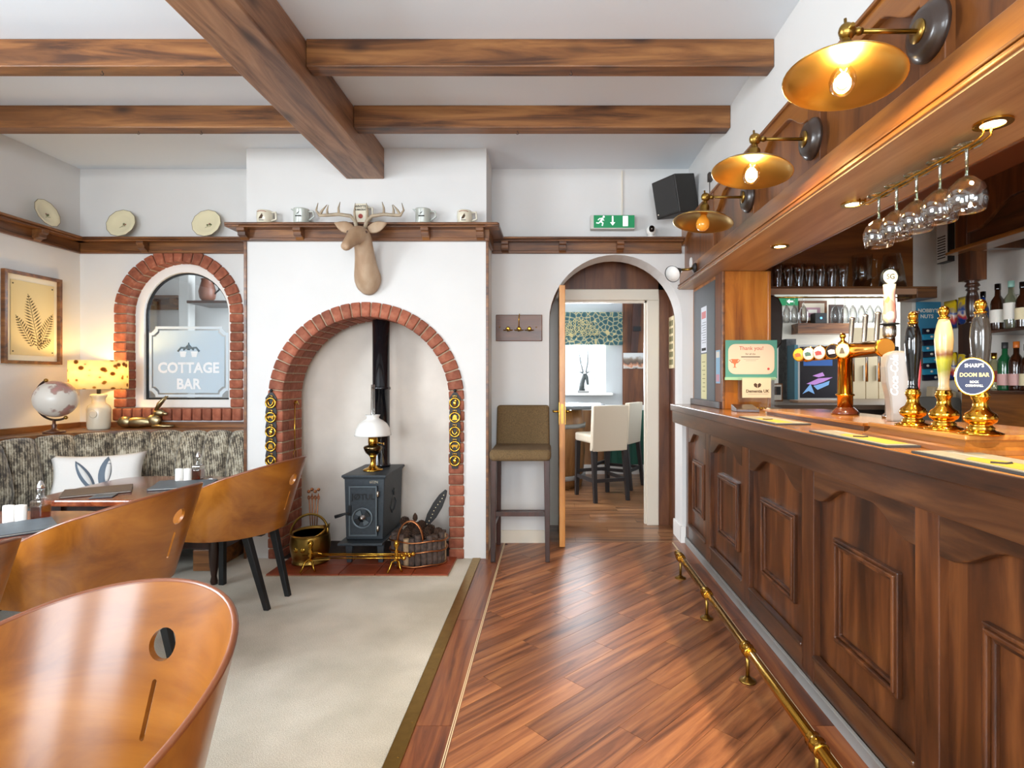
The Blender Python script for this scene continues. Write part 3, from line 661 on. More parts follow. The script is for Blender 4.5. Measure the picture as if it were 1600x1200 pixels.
# small adjustable spot light at the far end of the canopy
t = thing('picture_spot', 'small dark swivelling spotlight on the far end of the canopy', 'spotlight', (CX0-.014, 3.86, 2.05))
MB().lathe([(.034, 0), (.032, -.012), (.018, -.02), (.0001, -.022)], 16, (0, 0, 0), 'x').build('mount', M['darkgrey'], t)
MB().tube([(-.015, 0, 0), (-.05, 0, -.012), (-.10, .01, -.012)], .009, 8).build('arm', M['brass_old'], t)
hm = Matrix.Translation((-.105, .01, -.012)) @ Matrix.Rotation(math.radians(-122), 4, 'Y') @ Matrix.Rotation(math.radians(42), 4, 'X')
m = MB().lathe([(.012, .0), (.022, .03), (.034, .06), (.050, .09), (.058, .11), (.056, .11), (.03, .06)], 20).xf(hm); m.build('shade', M['darkgrey'], t)
m = MB().lathe([(.0001, .100), (.054, .102), (.054, .106), (.0001, .108)], 20).xf(hm); m.build('lens', M['white'], t)
MB().lathe([(.036, -.02), (.036, -.024)], 14, (-.005, .02, .04), 'x').build('back_disc', M['white'], t)
# ---- oak pillar at the end of the bar
pl = struct(MB().box(1.115, 1.415, 3.59, YB-.002, 1.0855, 1.975).build('wall_bar_pillar', M['oak'], bevel=.003), 'oak clad pillar standing on the bar')
B('corner_strip', M['rail'], pl, 1.108, 1.124, 3.585, 3.61, 1.0855, 1.975, .003)
B('side_board', plain('blue_grey_board', '4b5157', .35), pl, 1.109, 1.116, 3.76, 4.30, 1.13, 1.95)
B('side_strip', M['panel'], pl, 1.110, 1.116, 3.61, 3.75, 1.0855, 1.975)
B('foot_block', M['darkwood'], pl, 1.09, 1.116, 3.60, YB-.01, 1.0855, 1.13, .004)
B('edge_bead', M['oak'], pl, 1.400, 1.420, 3.583, 3.60, 1.0855, 1.975, .004)
def sheet(name, label, cat, x, y0, y1, z0, z1, mat):       # a paper sheet on the side of the pillar
    return tag(MB().box(x-.0012, x, y0, y1, z0, z1).build(name, mat), label, cat)
s = sheet('notice', 'tall white notice with red heading pinned on the dark board', 'notice', 1.1085, 3.95, 4.09, 1.47, 1.80, plain('notice_paper', 'dfe3ea', .7))
B('heading', plain('notice_red', 'd88a8a', .7), s, 1.1068, 1.1073, 3.965, 4.075, 1.715, 1.765)
for i in range(9): B('text_line', M['ink'], s, 1.1068, 1.1073, 3.965, 4.06+.02*math.sin(i*2), 1.54+i*.018, 1.543+i*.018)
B('footer', M['ink'], s, 1.1068, 1.1073, 3.965, 4.075, 1.483, 1.503)
s = sheet('notice', 'pale yellow notice pinned on the dark board below the white one', 'notice', 1.1085, 3.95, 4.09, 1.135, 1.46, plain('yellow_paper', 'd6cf9c', .7))
for i in range(8): B('text_line', plain('olive_ink', '6f6a40', .8) if i == 0 else bpy.data.materials['olive_ink'], s, 1.1068, 1.1073, 3.985, 4.05+.02*math.sin(i*3), 1.19+i*.03, 1.194+i*.03)
s = sheet('leaflet', 'small blue and pink leaflet on the edge of the pillar', 'leaflet', 1.1095, 3.64, 3.73, 1.25, 1.47, plain('blue_leaflet', '9cc4dd', .6))
B('pink_patch', plain('pink_leaflet', 'd9a5b5', .6), s, 1.1075, 1.1083, 3.65, 3.72, 1.262, 1.31); B('white_patch', M['paper'], s, 1.1075, 1.1083, 3.65, 3.72, 1.42, 1.46)
# thank-you certificate and leaflet stand in front of the pillar
cf = thing('certificate', 'turquoise edged thank you certificate with a trophy in front of the oak pillar', 'certificate', (1.27, 3.52, 1.285))
TQ = plain('turquoise_card', '4a8a7c', .5)
MB().box(-.163, .163, 0, .004, 0, .24).build('card', TQ, cf)
MB().prism(rrect(-.146, .146, .025, .215, .045), -.0012, .001, 'y').build('inner_panel', plain('cert_cream', 'cdb9a2', .6), cf)
MB().box(-.168, .155, -.003, .001, -.012, .006).build('mint_strip', plain('mint', '94b892', .6), cf)
RD = plain('cert_red', 'b04040', .6)
text('lettering', 'Thank you!', RD, cf, (0, -.0018, .188), R90, .034, .0004)
text('lettering', 'for all the', M['ink'], cf, (-.005, -.0018, .152), R90, .016, .0004)
text('lettering', 'fundraising you do', M['ink'], cf, (-.005, -.0018, .134), R90, .016, .0004) if False else [B('text_line', M['ink'], cf, -.065, .055, -.0018, -.001, .131, .136), B('text_line', plain('grey_ink', 'a09488', .8), cf, -.05, .045, -.0018, -.001, .118, .121), B('text_line', bpy.data.materials['grey_ink'], cf, -.035, .03, -.0018, -.001, .108, .111)]
CPR = plain('trophy_copper', 'c06a45', .4)
MB().prism([(-.125, .12), (-.085, .12), (-.088, .10), (-.100, .088), (-.102, .072), (-.092, .066), (-.118, .066), (-.108, .072), (-.110, .088), (-.122, .10)], -.003, -.001, 'y').build('trophy_mark', CPR, cf)
for sg in (-1, 1): MB().tube([(-.105+sg*.02, -.002, .118), (-.105+sg*.034, -.002, .114), (-.105+sg*.016, -.002, .096)], .0022, 6).build('trophy_handle', CPR, cf)
MB().prism(arc(.108, .058, .008, 0, 2*PI, 10)[:-1], -.0018, -.001, 'y').build('logo_mark', RD, cf)
st = thing('leaflet_stand', 'clear acrylic leaflet stand with a cream charity sheet on the bar', 'stand', (1.30, 3.50, 1.0865))
MB().box(-.12, .12, .0, .006, 0, .20).box(-.12, .12, -.05, .0, 0, .006).build('holder', M['acrylic'], st)
MB().box(-.095, .085, -.004, .0, .075, .198).build('sheet', plain('cream_sheet', 'd2bf9f', .7), st)
DK = plain('brown_print', '4a3420', .8)
for sx in (-1, 1): MB().prism([(.0+sx*.002, .136), (sx*.020, .146), (sx*.024, .160), (sx*.014, .168), (sx*.002, .160)], -.0055, -.004, 'y').build('logo_mark', DK, st)
text('lettering', 'Dementia UK', DK, st, (.0, -.0052, .116), R90, .026, .0004, bold=.0006); B('text_line', bpy.data.materials['grey_ink'], st, -.06, .065, -.005, -.004, .096, .099)
# ---- things standing on the bar
ZC = 1.0855
MATK = plain('runner_rubber', '3d3a38', .7); MATG = plain('runner_grey', '8a8474', .8, noise=.12, nscale=60); MATY = plain('runner_yellow', 'b8951f', .7, noise=.1, nscale=40)
for k, (y0, y1) in enumerate(((2.345, 2.80), (1.575, 2.04), (1.03, 1.463))):
    t = thing('bar_runner', ['grey and yellow bar runner mat farthest along the bar', 'grey and yellow bar runner mat in front of the pump plinth', 'grey and yellow bar runner mat nearest the viewer'][k], 'bar mat', (.948, y0, ZC), 0, 'bar runner mats')
    ln = y1-y0
    MB().box(0, .100 if k == 1 else .150, 0, ln, 0, .006).build('base', MATK, t)
    MB().box(.006, .094 if k == 1 else .144, .006, ln-.006, .0055, .0072).build('print', MATG, t)
    MB().prism([(.02, .03), (.02, ln*.62), (.06, ln*.70), (.085, ln*.55), (.09, ln*.35), (.09, .05), (.085, .03)], .007, .0078).build('swoosh', MATY, t)
    MB().tube([(.03, ln*.48, .0078), (.05, ln*.44, .0078), (.07, ln*.46, .0078)], .004, 6).build('bird_mark', M['ink'], t)
    text('lettering', 'GROUSE', M['paper'], t, (.115, ln*.75, .0075), (0, 0, PI/2), .028, .0003) if k < 0 else B('white_band', M['lightgrey'], t, .07, .085, ln*.66, ln*.92, .007, .0077)
pt = thing('pump_plinth', 'moulded wooden plinth under the three hand pumps', 'plinth', (0, 0, ZC))
MB().box(1.065, 1.42, 1.43, 1.87, .036, .050).build('top_board', M['bar_top'], pt, bevel=.004)
n = 8
prf = [(.0, .0), (.004, .012), (.014, .020), (.020, .030), (.020, .036)]
MB().sweep([[(1.05+d, 1.415+d, z), (1.43-d, 1.415+d, z), (1.43-d, 1.885-d, z), (1.05+d, 1.885-d, z)] for d, z in prf], smooth=False).build('ogee_base', M['canopy_y'], pt)
pt2 = thing('font_plinth', 'low wooden plinth under the brass beer font', 'plinth', (0, 0, ZC))
MB().box(1.165, 1.50, 2.08, 3.05, .018, .030).build('top_board', M['bar_top'], pt2, bevel=.003); MB().box(1.18, 1.49, 2.095, 3.035, 0, .018).build('base', M['bar_y'], pt2)
pt3 = thing('drip_block', 'dark wooden block at the near end of the bar', 'block', (0, 0, ZC))
MB().box(1.135, 1.45, .75, 1.24, .0, .026).build('base', M['bar_y'], pt3, bevel=.003); MB().box(1.13, 1.455, .745, 1.245, .026, .034).build('top_board', M['bar_top'], pt3, bevel=.002)
# hand pumps
def pump(y, hm, label):
    t = thing('hand_pump', label, 'beer pump', (1.12, y, ZC+.0505), 0, 'hand pumps on the plinth')
    MB().lathe([(.050, 0), (.050, .004), (.034, .010), (.029, .013), (.031, .017), (.026, .022), (.025, .026), (.034, .032), (.038, .042), (.034, .053), (.022, .062), (.0175, .072), (.0165, .085), (.021, .095), (.022, .102), (.018, .108), (.0195, .112)], 28).build('base', M['gold'], t)
    MB().lathe([(.0125, .110), (.016, .114), (.013, .122), (.013, .14), (.016, .17), (.021, .215), (.0235, .25), (.022, .275), (.017, .30), (.012, .315)], 24).build('handle', hm, t)
    MB().lathe([(.012, .313), (.0155, .318), (.010, .322), (.010, .325), (.0135, .331), (.0145, .338), (.012, .346), (.005, .351), (.0005, .352)], 18).build('finial', M['gold'], t)
    return t
def mk_scene_handle():
    t = NT('painted_handle'); c = t.n('ShaderNodeTexCoord'); sp = t.n('ShaderNodeSeparateXYZ'); t.l(c.outputs['Object'], sp.inputs[0])
    nz = t.n('ShaderNodeTexNoise', Scale=45.0, Detail=3.0); t.l(c.outputs['Object'], nz.inputs['Vector'])
    a = t.n('ShaderNodeMath', operation='MULTIPLY_ADD'); a.inputs[1].default_value = .022; t.l(nz.outputs[0], a.inputs[0]); t.l(sp.outputs[2], a.inputs[2])
    mr = t.n('ShaderNodeMapRange'); mr.inputs[1].default_value = .12; mr.inputs[2].default_value = .32; t.l(a.outputs[0], mr.inputs[0])
    t.l(t.ramp(mr.outputs[0], [(.0, L('cdb98a')), (.18, L('d8c79c')), (.30, L('a8a838')), (.44, L('c8c234')), (.52, L('8a4a24')), (.60, L('d9bd7c')), (.8, L('ddc78d'))]), t.b.inputs['Base Color'])
    t.p(Roughness=.3, Coat_Weight=.4); return t.m
pump(1.72, M['blackgloss'], 'hand pump with black handle, farthest of the three')
pump(1.585, mk_scene_handle(), 'hand pump with cream painted countryside handle in the middle')
p3 = pump(1.45, plain('smoky_handle', '3a3530', .12, coat=.6), 'hand pump with dark handle and oval blue clip, nearest the viewer')
cl = Matrix.Rotation(math.radians(-52), 4, 'Z')
NAVY = plain('clip_navy', '121c42', .4)
def oval(rx, rz, n=28): return [(rx*math.cos(2*PI*k/n), rz*math.sin(2*PI*k/n)*(1-.10*math.cos(2*PI*k/n))) for k in range(n)]
rc = (0, 0, math.radians(-38)); cl0 = Vector((-.030, -.018, .150))
rcl = Euler((0, 0, rc[2]))
def onclip(dx, dy, dz): return cl0+rcl.to_matrix() @ Vector((dx, dy, dz))
o = MB().prism(oval(.042, .050), 0, .012, 'y').build('clip', M['gold'], p3, cl0, rot=rc, bevel=.002)
MB().prism(oval(.037, .045), -.001, .002, 'y').build('clip_face', NAVY, p3, onclip(0, -.001, 0), rot=rc)
MB().ring(oval(.0385, .0465), oval(.0365, .0445), -.0025, .001, 'y').build('clip_rim', M['paper'], p3, onclip(0, -.001, 0), rot=rc)
for s_, sz, dz, mt in (("SHARP'S", .0135, .028, M['paper']), ('DOOM BAR', .0140, .004, plain('clip_gold_ink', 'e6cf8a', .4)), ('ROCK', .008, -.014, M['paper']), ('CORNWALL', .008, -.0235, M['paper'])):
    text('lettering', s_, mt, p3, onclip(0, -.0028, dz), (PI/2, 0, rc[2]), sz, .0004, sx=.82, bold=.0004)
# brass T font
tf = thing('beer_font', 'polished brass T-shaped beer font with five round lenses', 'beer tap', (1.355, 2.56, ZC+.0305))
MB().lathe([(.058, 0), (.060, .010), (.050, .020), (.040, .030), (.036, .034)], 24).build('foot', plain('font_wood', '5a2a17', .2, coat=.5), tf)
zt = .291
MB().lathe([(.033, .030), (.033, .085), (.040, .088), (.040, .094), (.033, .097), (.031, .26)], 24).build('column', M['gold'], tf)
MB().lathe([(.036, -.31), (.0385, -.308), (.0385, -.295), (.034, -.285), (.034, .36), (.038, .37), (.038, .385), (.036, .387)], 28, (0, 0, zt), 'y').build('crossbar', M['gold'], tf)
MB().prism([(.0345*math.cos(2*PI*k/28), zt+.0345*math.sin(2*PI*k/28)) for k in range(28)], -.314, -.309, 'y').build('end_cap', plain('cap_bronze', 'c8862f', .35, .3), tf)
MB().lathe([(.020, .03), (.022, .04), (.010, .05), (.008, .058), (.013, .066), (.014, .074), (.009, .083), (.0005, .086)], 16, (0, .02, zt)).build('finial', M['gold'], tf)
LENS = [('e3b23a', 'c55a28'), ('efe8d4', '4b6a5a'), ('e3cdc8', 'a33b34'), ('22191c', 'e0d8d0'), ('eadcae', '5a4a28')]
for k, y in enumerate((.38, .267, .156, .03, -.06)):
    m1 = plain('lens_%d' % k, LENS[k][0], .25, coat=.4); m2 = plain('lens_mark_%d' % k, LENS[k][1], .4)
    c = (-.030, y, zt)
    lr = Matrix.Translation(c) @ Matrix.Rotation(math.radians(32), 4, 'Z')
    m = MB().lathe([(.030, .02), (.034, 0), (.036, -.018), (.034, -.024)], 24, (0, 0, 0), 'x').xf(lr); ln = m.build('lens_holder', M['gold'], tf)
    m = MB().lathe([(.032, -.0235), (.030, -.026), (.0005, -.027)], 24, (0, 0, 0), 'x').xf(lr); m.build('lens', m1, ln)
    m = MB().prism([(-.016, -.010), (.014, -.013), (.020, .004), (.004, .010), (-.012, .006)] if k != 4 else [(-.012, -.014), (.012, -.014), (.004, .012), (-.004, .012)], -.0285, -.0265, 'x').xf(lr); m.build('lens_mark', m2, ln)
for k, y in enumerate((.10, -.013, -.11)):
    h = MB().lathe([(.010, 0), (.012, .012), (.009, .018), (.011, .026), (.0085, .032), (.010, .04), (.0115, .165), (.013, .168), (.013, .174), (.006, .178)], 14).xf(Matrix.Translation((.075, y, zt-.01)) @ Matrix.Rotation(math.radians(4), 4, 'Y'))
    hd = h.build('tap_handle', M['steel'], tf)
    MB().cyl((.03, y, zt), (.085, y, zt), .009, n=10).tube([(.082, y, zt), (.092, y, zt-.03), (.092, y, zt-.14)], .006, 8).build('spout', M['chrome'], hd)
# branded lager tap with a bright handle and a plain handle beyond it
def mk_multi():
    t = NT('harlequin_handle'); v = t.n('ShaderNodeTexVoronoi', Scale=38.0); t.l(t.coord((1, 1, .5)), v.inputs['Vector'])
    t.l(t.ramp(v.outputs['Color'], [(.2, L('e9c83a')), (.42, L('f0ead6')), (.6, L('c8452f')), (.78, L('e7e0cf')), (.9, L('5a5038'))]), t.b.inputs['Base Color']); t.p(Roughness=.3); return t.m
t = thing('lager_tap', 'lager tap with bright yellow and white handle topped by a round badge', 'beer tap', (1.425, 2.34, ZC+.0305))
MB().lathe([(.028, 0), (.030, .01), (.018, .02), (.016, .26), (.022, .27), (.022, .335)], 18).build('column', M['chrome'], t)
MB().box(-.028, .028, -.022, .022, .262, .30).build('clamp', M['black'], t, bevel=.004)
MB().lathe([(.020, .335), (.026, .345), (.026, .385), (.022, .39)], 16).build('collar', M['steel'], t); MB().lathe([(.037, .392), (.037, .397)], 18).build('disc', M['black'], t)
MB().lathe([(.022, .397), (.027, .42), (.025, .46), (.021, .52), (.024, .56)], 18).build('handle', mk_multi(), t)
MB().lathe([(.036, 0), (.036, .012)], 20, (0, -.006, .592), 'y').build('badge', M['black'], t); MB().lathe([(.030, -.002), (.030, .001)], 20, (0, -.006, .592), 'y').build('badge_face', M['ceramic'], t)
text('lettering', 'SG', M['ink'], t, (0, -.0085, .592), R90, .03, .0004)
t = thing('tall_tap', 'tall slim metal tap handle beside the bright lager tap', 'beer tap', (1.455, 2.22, ZC+.0305))
MB().lathe([(.026, 0), (.026, .01), (.015, .02), (.015, .22)], 16).build('column', M['chrome'], t); MB().box(-.02, .02, -.02, .02, .215, .275).build('clamp', M['darkgrey'], t, bevel=.006)
MB().lathe([(.010, .27), (.012, .285), (.009, .30), (.015, .305), (.009, .315), (.0105, .42), (.016, .424), (.016, .43), (.005, .436)], 14).build('handle', M['steel'], t)
# white soft drink dispenser
t = thing('cola_tower', 'white curved cola dispenser with red side panel', 'drink dispenser', (1.345, 2.14, ZC+.0305), rz=math.radians(-18))
pr = [(-.040, 0), (.030, 0), (.040, .05), (.050, .13), (.055, .20), (.052, .262), (.040, .268), (-.030, .272), (-.052, .258), (-.060, .21), (-.056, .15), (-.044, .09), (-.040, .04)]
MB().prism(pr, -.035, .045, 'y').build('body', plain('silver_white', '9a948b', .3, coat=.2), t, bevel=.008)
pr2 = [(.028, .002), (.036, .002), (.048, .05), (.058, .13), (.063, .20), (.060, .258), (.050, .262), (.045, .2), (.040, .1)]
MB().prism(pr2, -.028, .042, 'y').build('side_panel', M['red'], t, bevel=.004)
text('lettering', 'Coca-Cola', M['whitegloss'], t, (-.028, -.0358, .176), (PI/2, -PI/2, 0), .036, .0012, shear=.25, bold=.0006)
# card reader and dark box by the pillar
t = thing('card_reader', 'pale card payment reader lying on the bar', 'card reader', (1.25, 3.05, ZC), rz=math.radians(10))
MB().hexa([(-.04, -.05, 0), (.04, -.05, 0), (.04, .07, 0), (-.04, .07, 0), (-.036, -.045, .020), (.036, -.045, .020), (.036, .065, .034), (-.036, .065, .034)]).build('body', plain('reader_plastic', 'b9b09c', .5), t, bevel=.006)
MB().hexa([(-.028, .02, .029), (.028, .02, .029), (.028, .058, .0325), (-.028, .058, .0325), (-.028, .02, .0305), (.028, .02, .0305), (.028, .058, .0345), (-.028, .058, .0345)]).build('screen', M['darkgrey'], t)
tag(MB().hexa([(1.09, 3.26, ZC), (1.21, 3.22, ZC), (1.23, 3.39, ZC), (1.11, 3.42, ZC), (1.09, 3.26, ZC+.018), (1.21, 3.22, ZC+.018), (1.23, 3.39, ZC+.04), (1.11, 3.42, ZC+.04)]).build('till_slip_box', M['darkwood'], bevel=.003), 'low dark wooden box on the bar before the pillar', 'box')
ch = MB()
for k in range(16): ch.ball((1.13+.012*k+random.uniform(-.006, .006), 3.44+random.uniform(-.025, .025), ZC+.008+random.uniform(0, .008)), .0085, 8)
tag(ch.build('chain_trinket', M['brass']), 'small heap of brass chain on the bar by the pillar', 'chain')
# ---- hanging stemware under the canopy
rk = thing('glass_rack', 'brass hanging glass rack under the canopy', 'glass rack', (1.2, 0, 1.945))
for dx in (-.011, .011):
    MB().tube([(dx, 1.53, .028), (dx, 1.53, .006), (dx, 1.56, .0), (dx, 2.12, .0), (dx, 2.14, .006), (dx, 2.14, .028)], .0035, 8).build('rod', M['brass'], rk)
gl0 = None
GB = plain('glass_green_foot', '3d5a38', .1, coat=.6)
for k, y in enumerate((1.605, 1.715, 1.825, 1.93, 2.035)):
    lab = 'balloon gin glass hanging upside down from the rack, %s' % ['nearest the viewer', 'second from the viewer', 'third from the viewer', 'fourth from the viewer', 'farthest of five'][k]
    if gl0 is None:
        gl0 = thing('hanging_glass', lab, 'glass', (1.2, y, 1.949), 0, 'hanging balloon glasses')
        MB().lathe([(.0005, .010), (.012, .007), (.036, .003), (.0375, .001), (.036, .0), (.010, -.001), (.0045, -.01), (.004, -.078), (.007, -.086)], 24).build('foot', glassy('foot_glass', (.72, .86, .70, 1), .3), gl0)
        MB().lathe([(.007, -.084), (.022, -.092), (.042, -.112), (.052, -.138), (.051, -.160), (.045, -.185), (.0435, -.186), (.0495, -.160), (.0505, -.138), (.041, -.114), (.021, -.094), (.0005, -.089)], 32).build('bowl', M['glass'], gl0)
    else: copy_tree(gl0, None, (1.2, y, 1.949), None, lab)
# ================================================================ behind the bar
m = MB().box(1.75, XW+.2, YB, YB+.15, 0, .98).box(1.75, XW+.2, YB, YB+.15, 1.97, CEIL).box(2.825, XW+.2, YB, YB+.15, .98, 1.97)
struct(m.build('wall_bar_back', M['plaster_rough']))
PB = wood('back_panel_wood', '5f3010', '7d4518', '8d5420', 'x', 3, 8, .4, .2, .02, .03)
struct(MB().box(1.416, 2.825, YB-.012, YB-.001, 1.972, 2.489).build('wall_bar_panel', PB))
gs = thing('glass_shelf', 'wooden shelf over the serving hatch with glasses on top', 'shelf', (0, 0, 1.962))
MB().box(1.425, 2.85, 4.10, YB-.013, -.016, 0).build('board', M['rail'], gs, bevel=.003)
MB().box(1.425, 2.70, 4.105, 4.125, -.058, -.016).build('pelmet', plain('pelmet_paint', 'b78d6e', .5), gs)
MB().box(2.70, 2.85, 4.10, 4.34, -.085, -.016).build('end_bracket', M['rail'], gs, bevel=.004)
for y in (4.14, 4.165): MB().cyl((1.43, y, -.075), (2.69, y, -.075), .004, n=8).build('rod', M['brass'], gs)
fl0 = None
names = ['nearest the oak pillar', 'second from the oak pillar', 'third from the oak pillar', 'fourth from the oak pillar', 'fifth from the oak pillar', 'sixth from the oak pillar', 'seventh from the oak pillar', 'eighth from the oak pillar', 'ninth from the oak pillar']
for k, px in enumerate((1229, 1241, 1255.5, 1305, 1320, 1332.5, 1346, 1359, 1372)):
    loc = ((px-CX)/F*4.1525, 4.1525, 1.892); lab = 'flute glass hanging under the hatch shelf, '+names[k]
    if fl0 is None:
        fl0 = thing('flute_glass', lab, 'glass', loc, 0, 'flutes hanging over the hatch')
        MB().lathe([(.0005, .004), (.028, .001), (.028, -.001), (.006, -.003), (.0035, -.01), (.0035, -.055), (.008, -.068)], 16).build('foot', M['glass'], fl0)
        MB().lathe([(.008, -.066), (.020, -.085), (.029, -.12), (.031, -.15), (.026, -.195), (.025, -.195), (.029, -.15), (.027, -.12), (.018, -.087), (.0005, -.072)], 20).build('bowl', M['glass'], fl0)
    else: copy_tree(fl0, None, loc, None, lab)
pg0 = None
names = ['at the pillar end', 'second from the pillar', 'third from the pillar', 'fourth from the pillar', 'fifth from the pillar', 'sixth from the pillar', 'next to the clear pitcher']
for k, px in enumerate((1214, 1231, 1248, 1264, 1281, 1299, 1317)):
    loc = ((px-CX)/F*4.23, 4.23, 1.9625); lab = 'tall pint glass on the hatch shelf, '+names[k]
    if pg0 is None:
        pg0 = tag(MB().lathe([(.0005, .004), (.026, .002), (.027, 0), (.028, .004), (.031, .05), (.040, .13), (.040, .19), (.0385, .19), (.0385, .13), (.029, .05), (.024, .012), (.0005, .011)], 20).build('pint_glass', M['glass'], None, loc), lab, 'glass', 'pint glasses on the hatch shelf')
    else: o = inst(pg0, 'pint_glass', None, loc); o['label'] = lab
pt = thing('pitcher', 'clear plastic pitcher with handle on the hatch shelf', 'pitcher', ((1347-CX)/F*4.23, 4.23, 1.9625))
MB().lathe([(.0005, .004), (.060, .002), (.062, 0), (.066, .10), (.072, .255), (.070, .255), (.063, .10), (.056, .010), (.0005, .009)], 24).build('body', M['acrylic'], pt); MB().tube([(.07, 0, .23), (.11, 0, .22), (.11, 0, .10), (.066, 0, .07)], .007, 8).build('handle', M['acrylic'], pt)
dc = thing('carafe', 'clear flared carafe on the hatch shelf beyond the pitcher', 'carafe', ((1394-CX)/F*4.23, 4.23, 1.9625))
MB().lathe([(.0005, .003), (.095, .002), (.098, 0), (.085, .10), (.06, .262), (.058, .262), (.083, .10), (.09, .008), (.0005, .007)], 24, sx=1).build('body', M['acrylic'], dc); MB().lathe([(.0005, .02), (.026, .018), (.026, .024), (.008, .03), (.004, .09)], 14).build('strainer', M['darkgrey'], dc)
# till screen at the pillar
t = thing('till_screen', 'dark rounded till screen beside the oak pillar', 'till screen', (1.5, 3.80, 1.42))
MB().prism([(-.078, 0), (.03, .05), (.075, .10), (.082, .24), (.078, .36), (.055, .41), (.02, .428), (-.078, .432)], -.02, .03, 'y').build('housing', plain('till_plastic', '2e2420', .25, coat=.3), t, bevel=.012); MB().box(-.084, -.06, -.01, .02, .15, .3).build('bracket', M['black'], t)
# room beyond the hatch
struct(MB().box(1.45, 4.2, 6.6, 6.7, 0, CEIL).box(1.40, 1.45, YB+.15, 6.6, 0, CEIL).build('wall_hatch_room', plain('hatch_wall', 'd6d2c6', .8)))
struct(MB().box(1.45, 4.2, YB+.15, 6.6, -.05, 0).build('floor_hatch_room', M['floorborder'])); struct(MB().box(1.4, 4.2, YB+.15, 6.6, CEIL, CEIL+.1).build('ceiling_hatch_room', M['ceiling']))
struct(MB().box(4.2, 4.3, YB+.15, 5.2, 0, CEIL).box(4.2, 4.3, 6.7, 6.8, 0, CEIL).box(4.2, 4.3, 5.2, 6.7, 0, 1.0).box(4.2, 4.3, 5.2, 6.7, 2.6, CEIL).build('wall_hatch_room_right', M['plaster']))
wt = thing('hatch_counter', 'cluttered worktop beyond the serving hatch', 'worktop')
MB().box(1.75, 3.6, YB+.151, 5.9, 1.03, 1.07).build('top', plain('worktop', '6b5848', .4), wt, bevel=.004); MB().box(1.80, 3.55, 4.60, 5.85, 0, 1.03).build('cabinet', plain('hatch_cabinet', '3a2c24', .5), wt)
PP = lambda px, py, Y: P(px, py, Y)
def panel_at(name, label, cat, px0, px1, py0, py1, Y, d, mat, parent=None):
    a = P(px0, py1, Y); b = P(px1, py0, Y)
    o = MB().box(0, b.x-a.x, 0, d, 0, b.z-a.z).build(name, mat, parent, a if parent is None else None)
    if label: tag(o, label, cat)
    return o, b.x-a.x, b.z-a.z
fr, w_, h_ = panel_at('drinks_fridge', 'white framed display fridge with dark neon poster beyond the hatch', 'fridge', 1247, 1311, 531, 617, 5.55, .3, M['white'])
fr.location.z = 1.0705; 
B('door_panel', plain('poster_dark', '1c1622', .3), fr, .018, w_-.018, -.006, .0, .02, h_-.02)
NB1 = plain('neon_blue', '7aa7d8', .4, emis=.6); NP1 = plain('neon_pink', 'c08ad0', .4, emis=.5)
for pts, mt in (([(.08, .16), (.20, .215), (.34, .225), (.25, .18), (.16, .15)], NP1), ([(.14, .24), (.24, .275), (.26, .24), (.2, .225)], NP1), ([(.15, .14), (.19, .10), (.30, .15), (.31, .19), (.24, .165)], NB1), ([(.04, .06), (.12, .16), (.16, .06), (.10, .09)], NB1)):
    MB().prism(pts, -.010, -.005, 'y').build('neon_mark', mt, fr)
B('blue_strip', plain('fridge_blue', '3a66b0', .4, emis=.3), fr, .05, w_-.07, -.009, -.005, .34, .40); B('price_strip', plain('price_pale', 'b7a7a0', .5), fr, .05, w_-.1, -.009, -.005, .44, .52); B('side_edge', plain('fridge_side', '5f9ab0', .4), fr, -.035, -.002, .0, .25, 0, h_)
tag(MB().box(0, .10, 0, .2, 0, .62).build('stone_pillar', plain('mottled_grey', '5f5f60', .7, noise=.35, nscale=20), None, (P(1230, 600, 5.7).x, 5.72, 1.0705)), 'mottled grey column beside the display fridge', 'column')
o, w_, h_ = panel_at('framed_picture', 'framed print on the wall beyond the hatch', 'picture', 1249, 1292, 470, 505, 6.57, .028, M['rail'])
B('mount', plain('mount_cream', 'd8cdb8', .8), o, .03, w_-.03, -.003, 0, .03, h_-.03); B('print', plain('print_pink', 'b38a94', .8), o, .08, w_-.08, -.005, -.002, .07, h_-.08); B('print_strip', M['paper'], o, .10, w_-.12, -.007, -.004, .12, .16)
o, w_, h_ = panel_at('hatch_shelf', 'small brown wall shelf beyond the hatch below the framed print', 'shelf', 1247, 1330, 505, 521, 6.42, .178, M['rail'])
o, w_, h_ = panel_at('smart_speaker', 'black box speaker with a blue light on the far shelf', 'speaker', 1274, 1292, 489, 504.8, 6.44, .12, M['black'])
MB().lathe([(.012, 0), (.012, -.004)], 12, (w_/2, 0, h_/2), 'y').build('blue_light', plain('blue_led', '5aa8ff', .3, emis=3), o)
o, w_, h_ = panel_at('canvas', 'dark picture leaning on the far shelf beside the black speaker', 'picture', 1296, 1318, 476, 504.8, 6.46, .02, plain('canvas_brown', '4a3026', .6)); B('image', plain('canvas_grey', '3a3634', .6), o, .02, w_-.02, -.003, 0, .02, h_-.02)
ex, w_, h_ = panel_at('exit_sign', 'small green exit sign beyond the hatch', 'sign', 1212, 1247, 465, 477, 6.57, .028, M['green']); B('arrow', M['signwhite'], ex, w_*.55, w_*.78, -.003, 0, h_*.4, h_*.6); MB().prism([(w_*.5, h_*.5), (w_*.62, h_*.82), (w_*.62, h_*.18)], -.003, 0, 'y').build('arrow_head', M['signwhite'], ex)
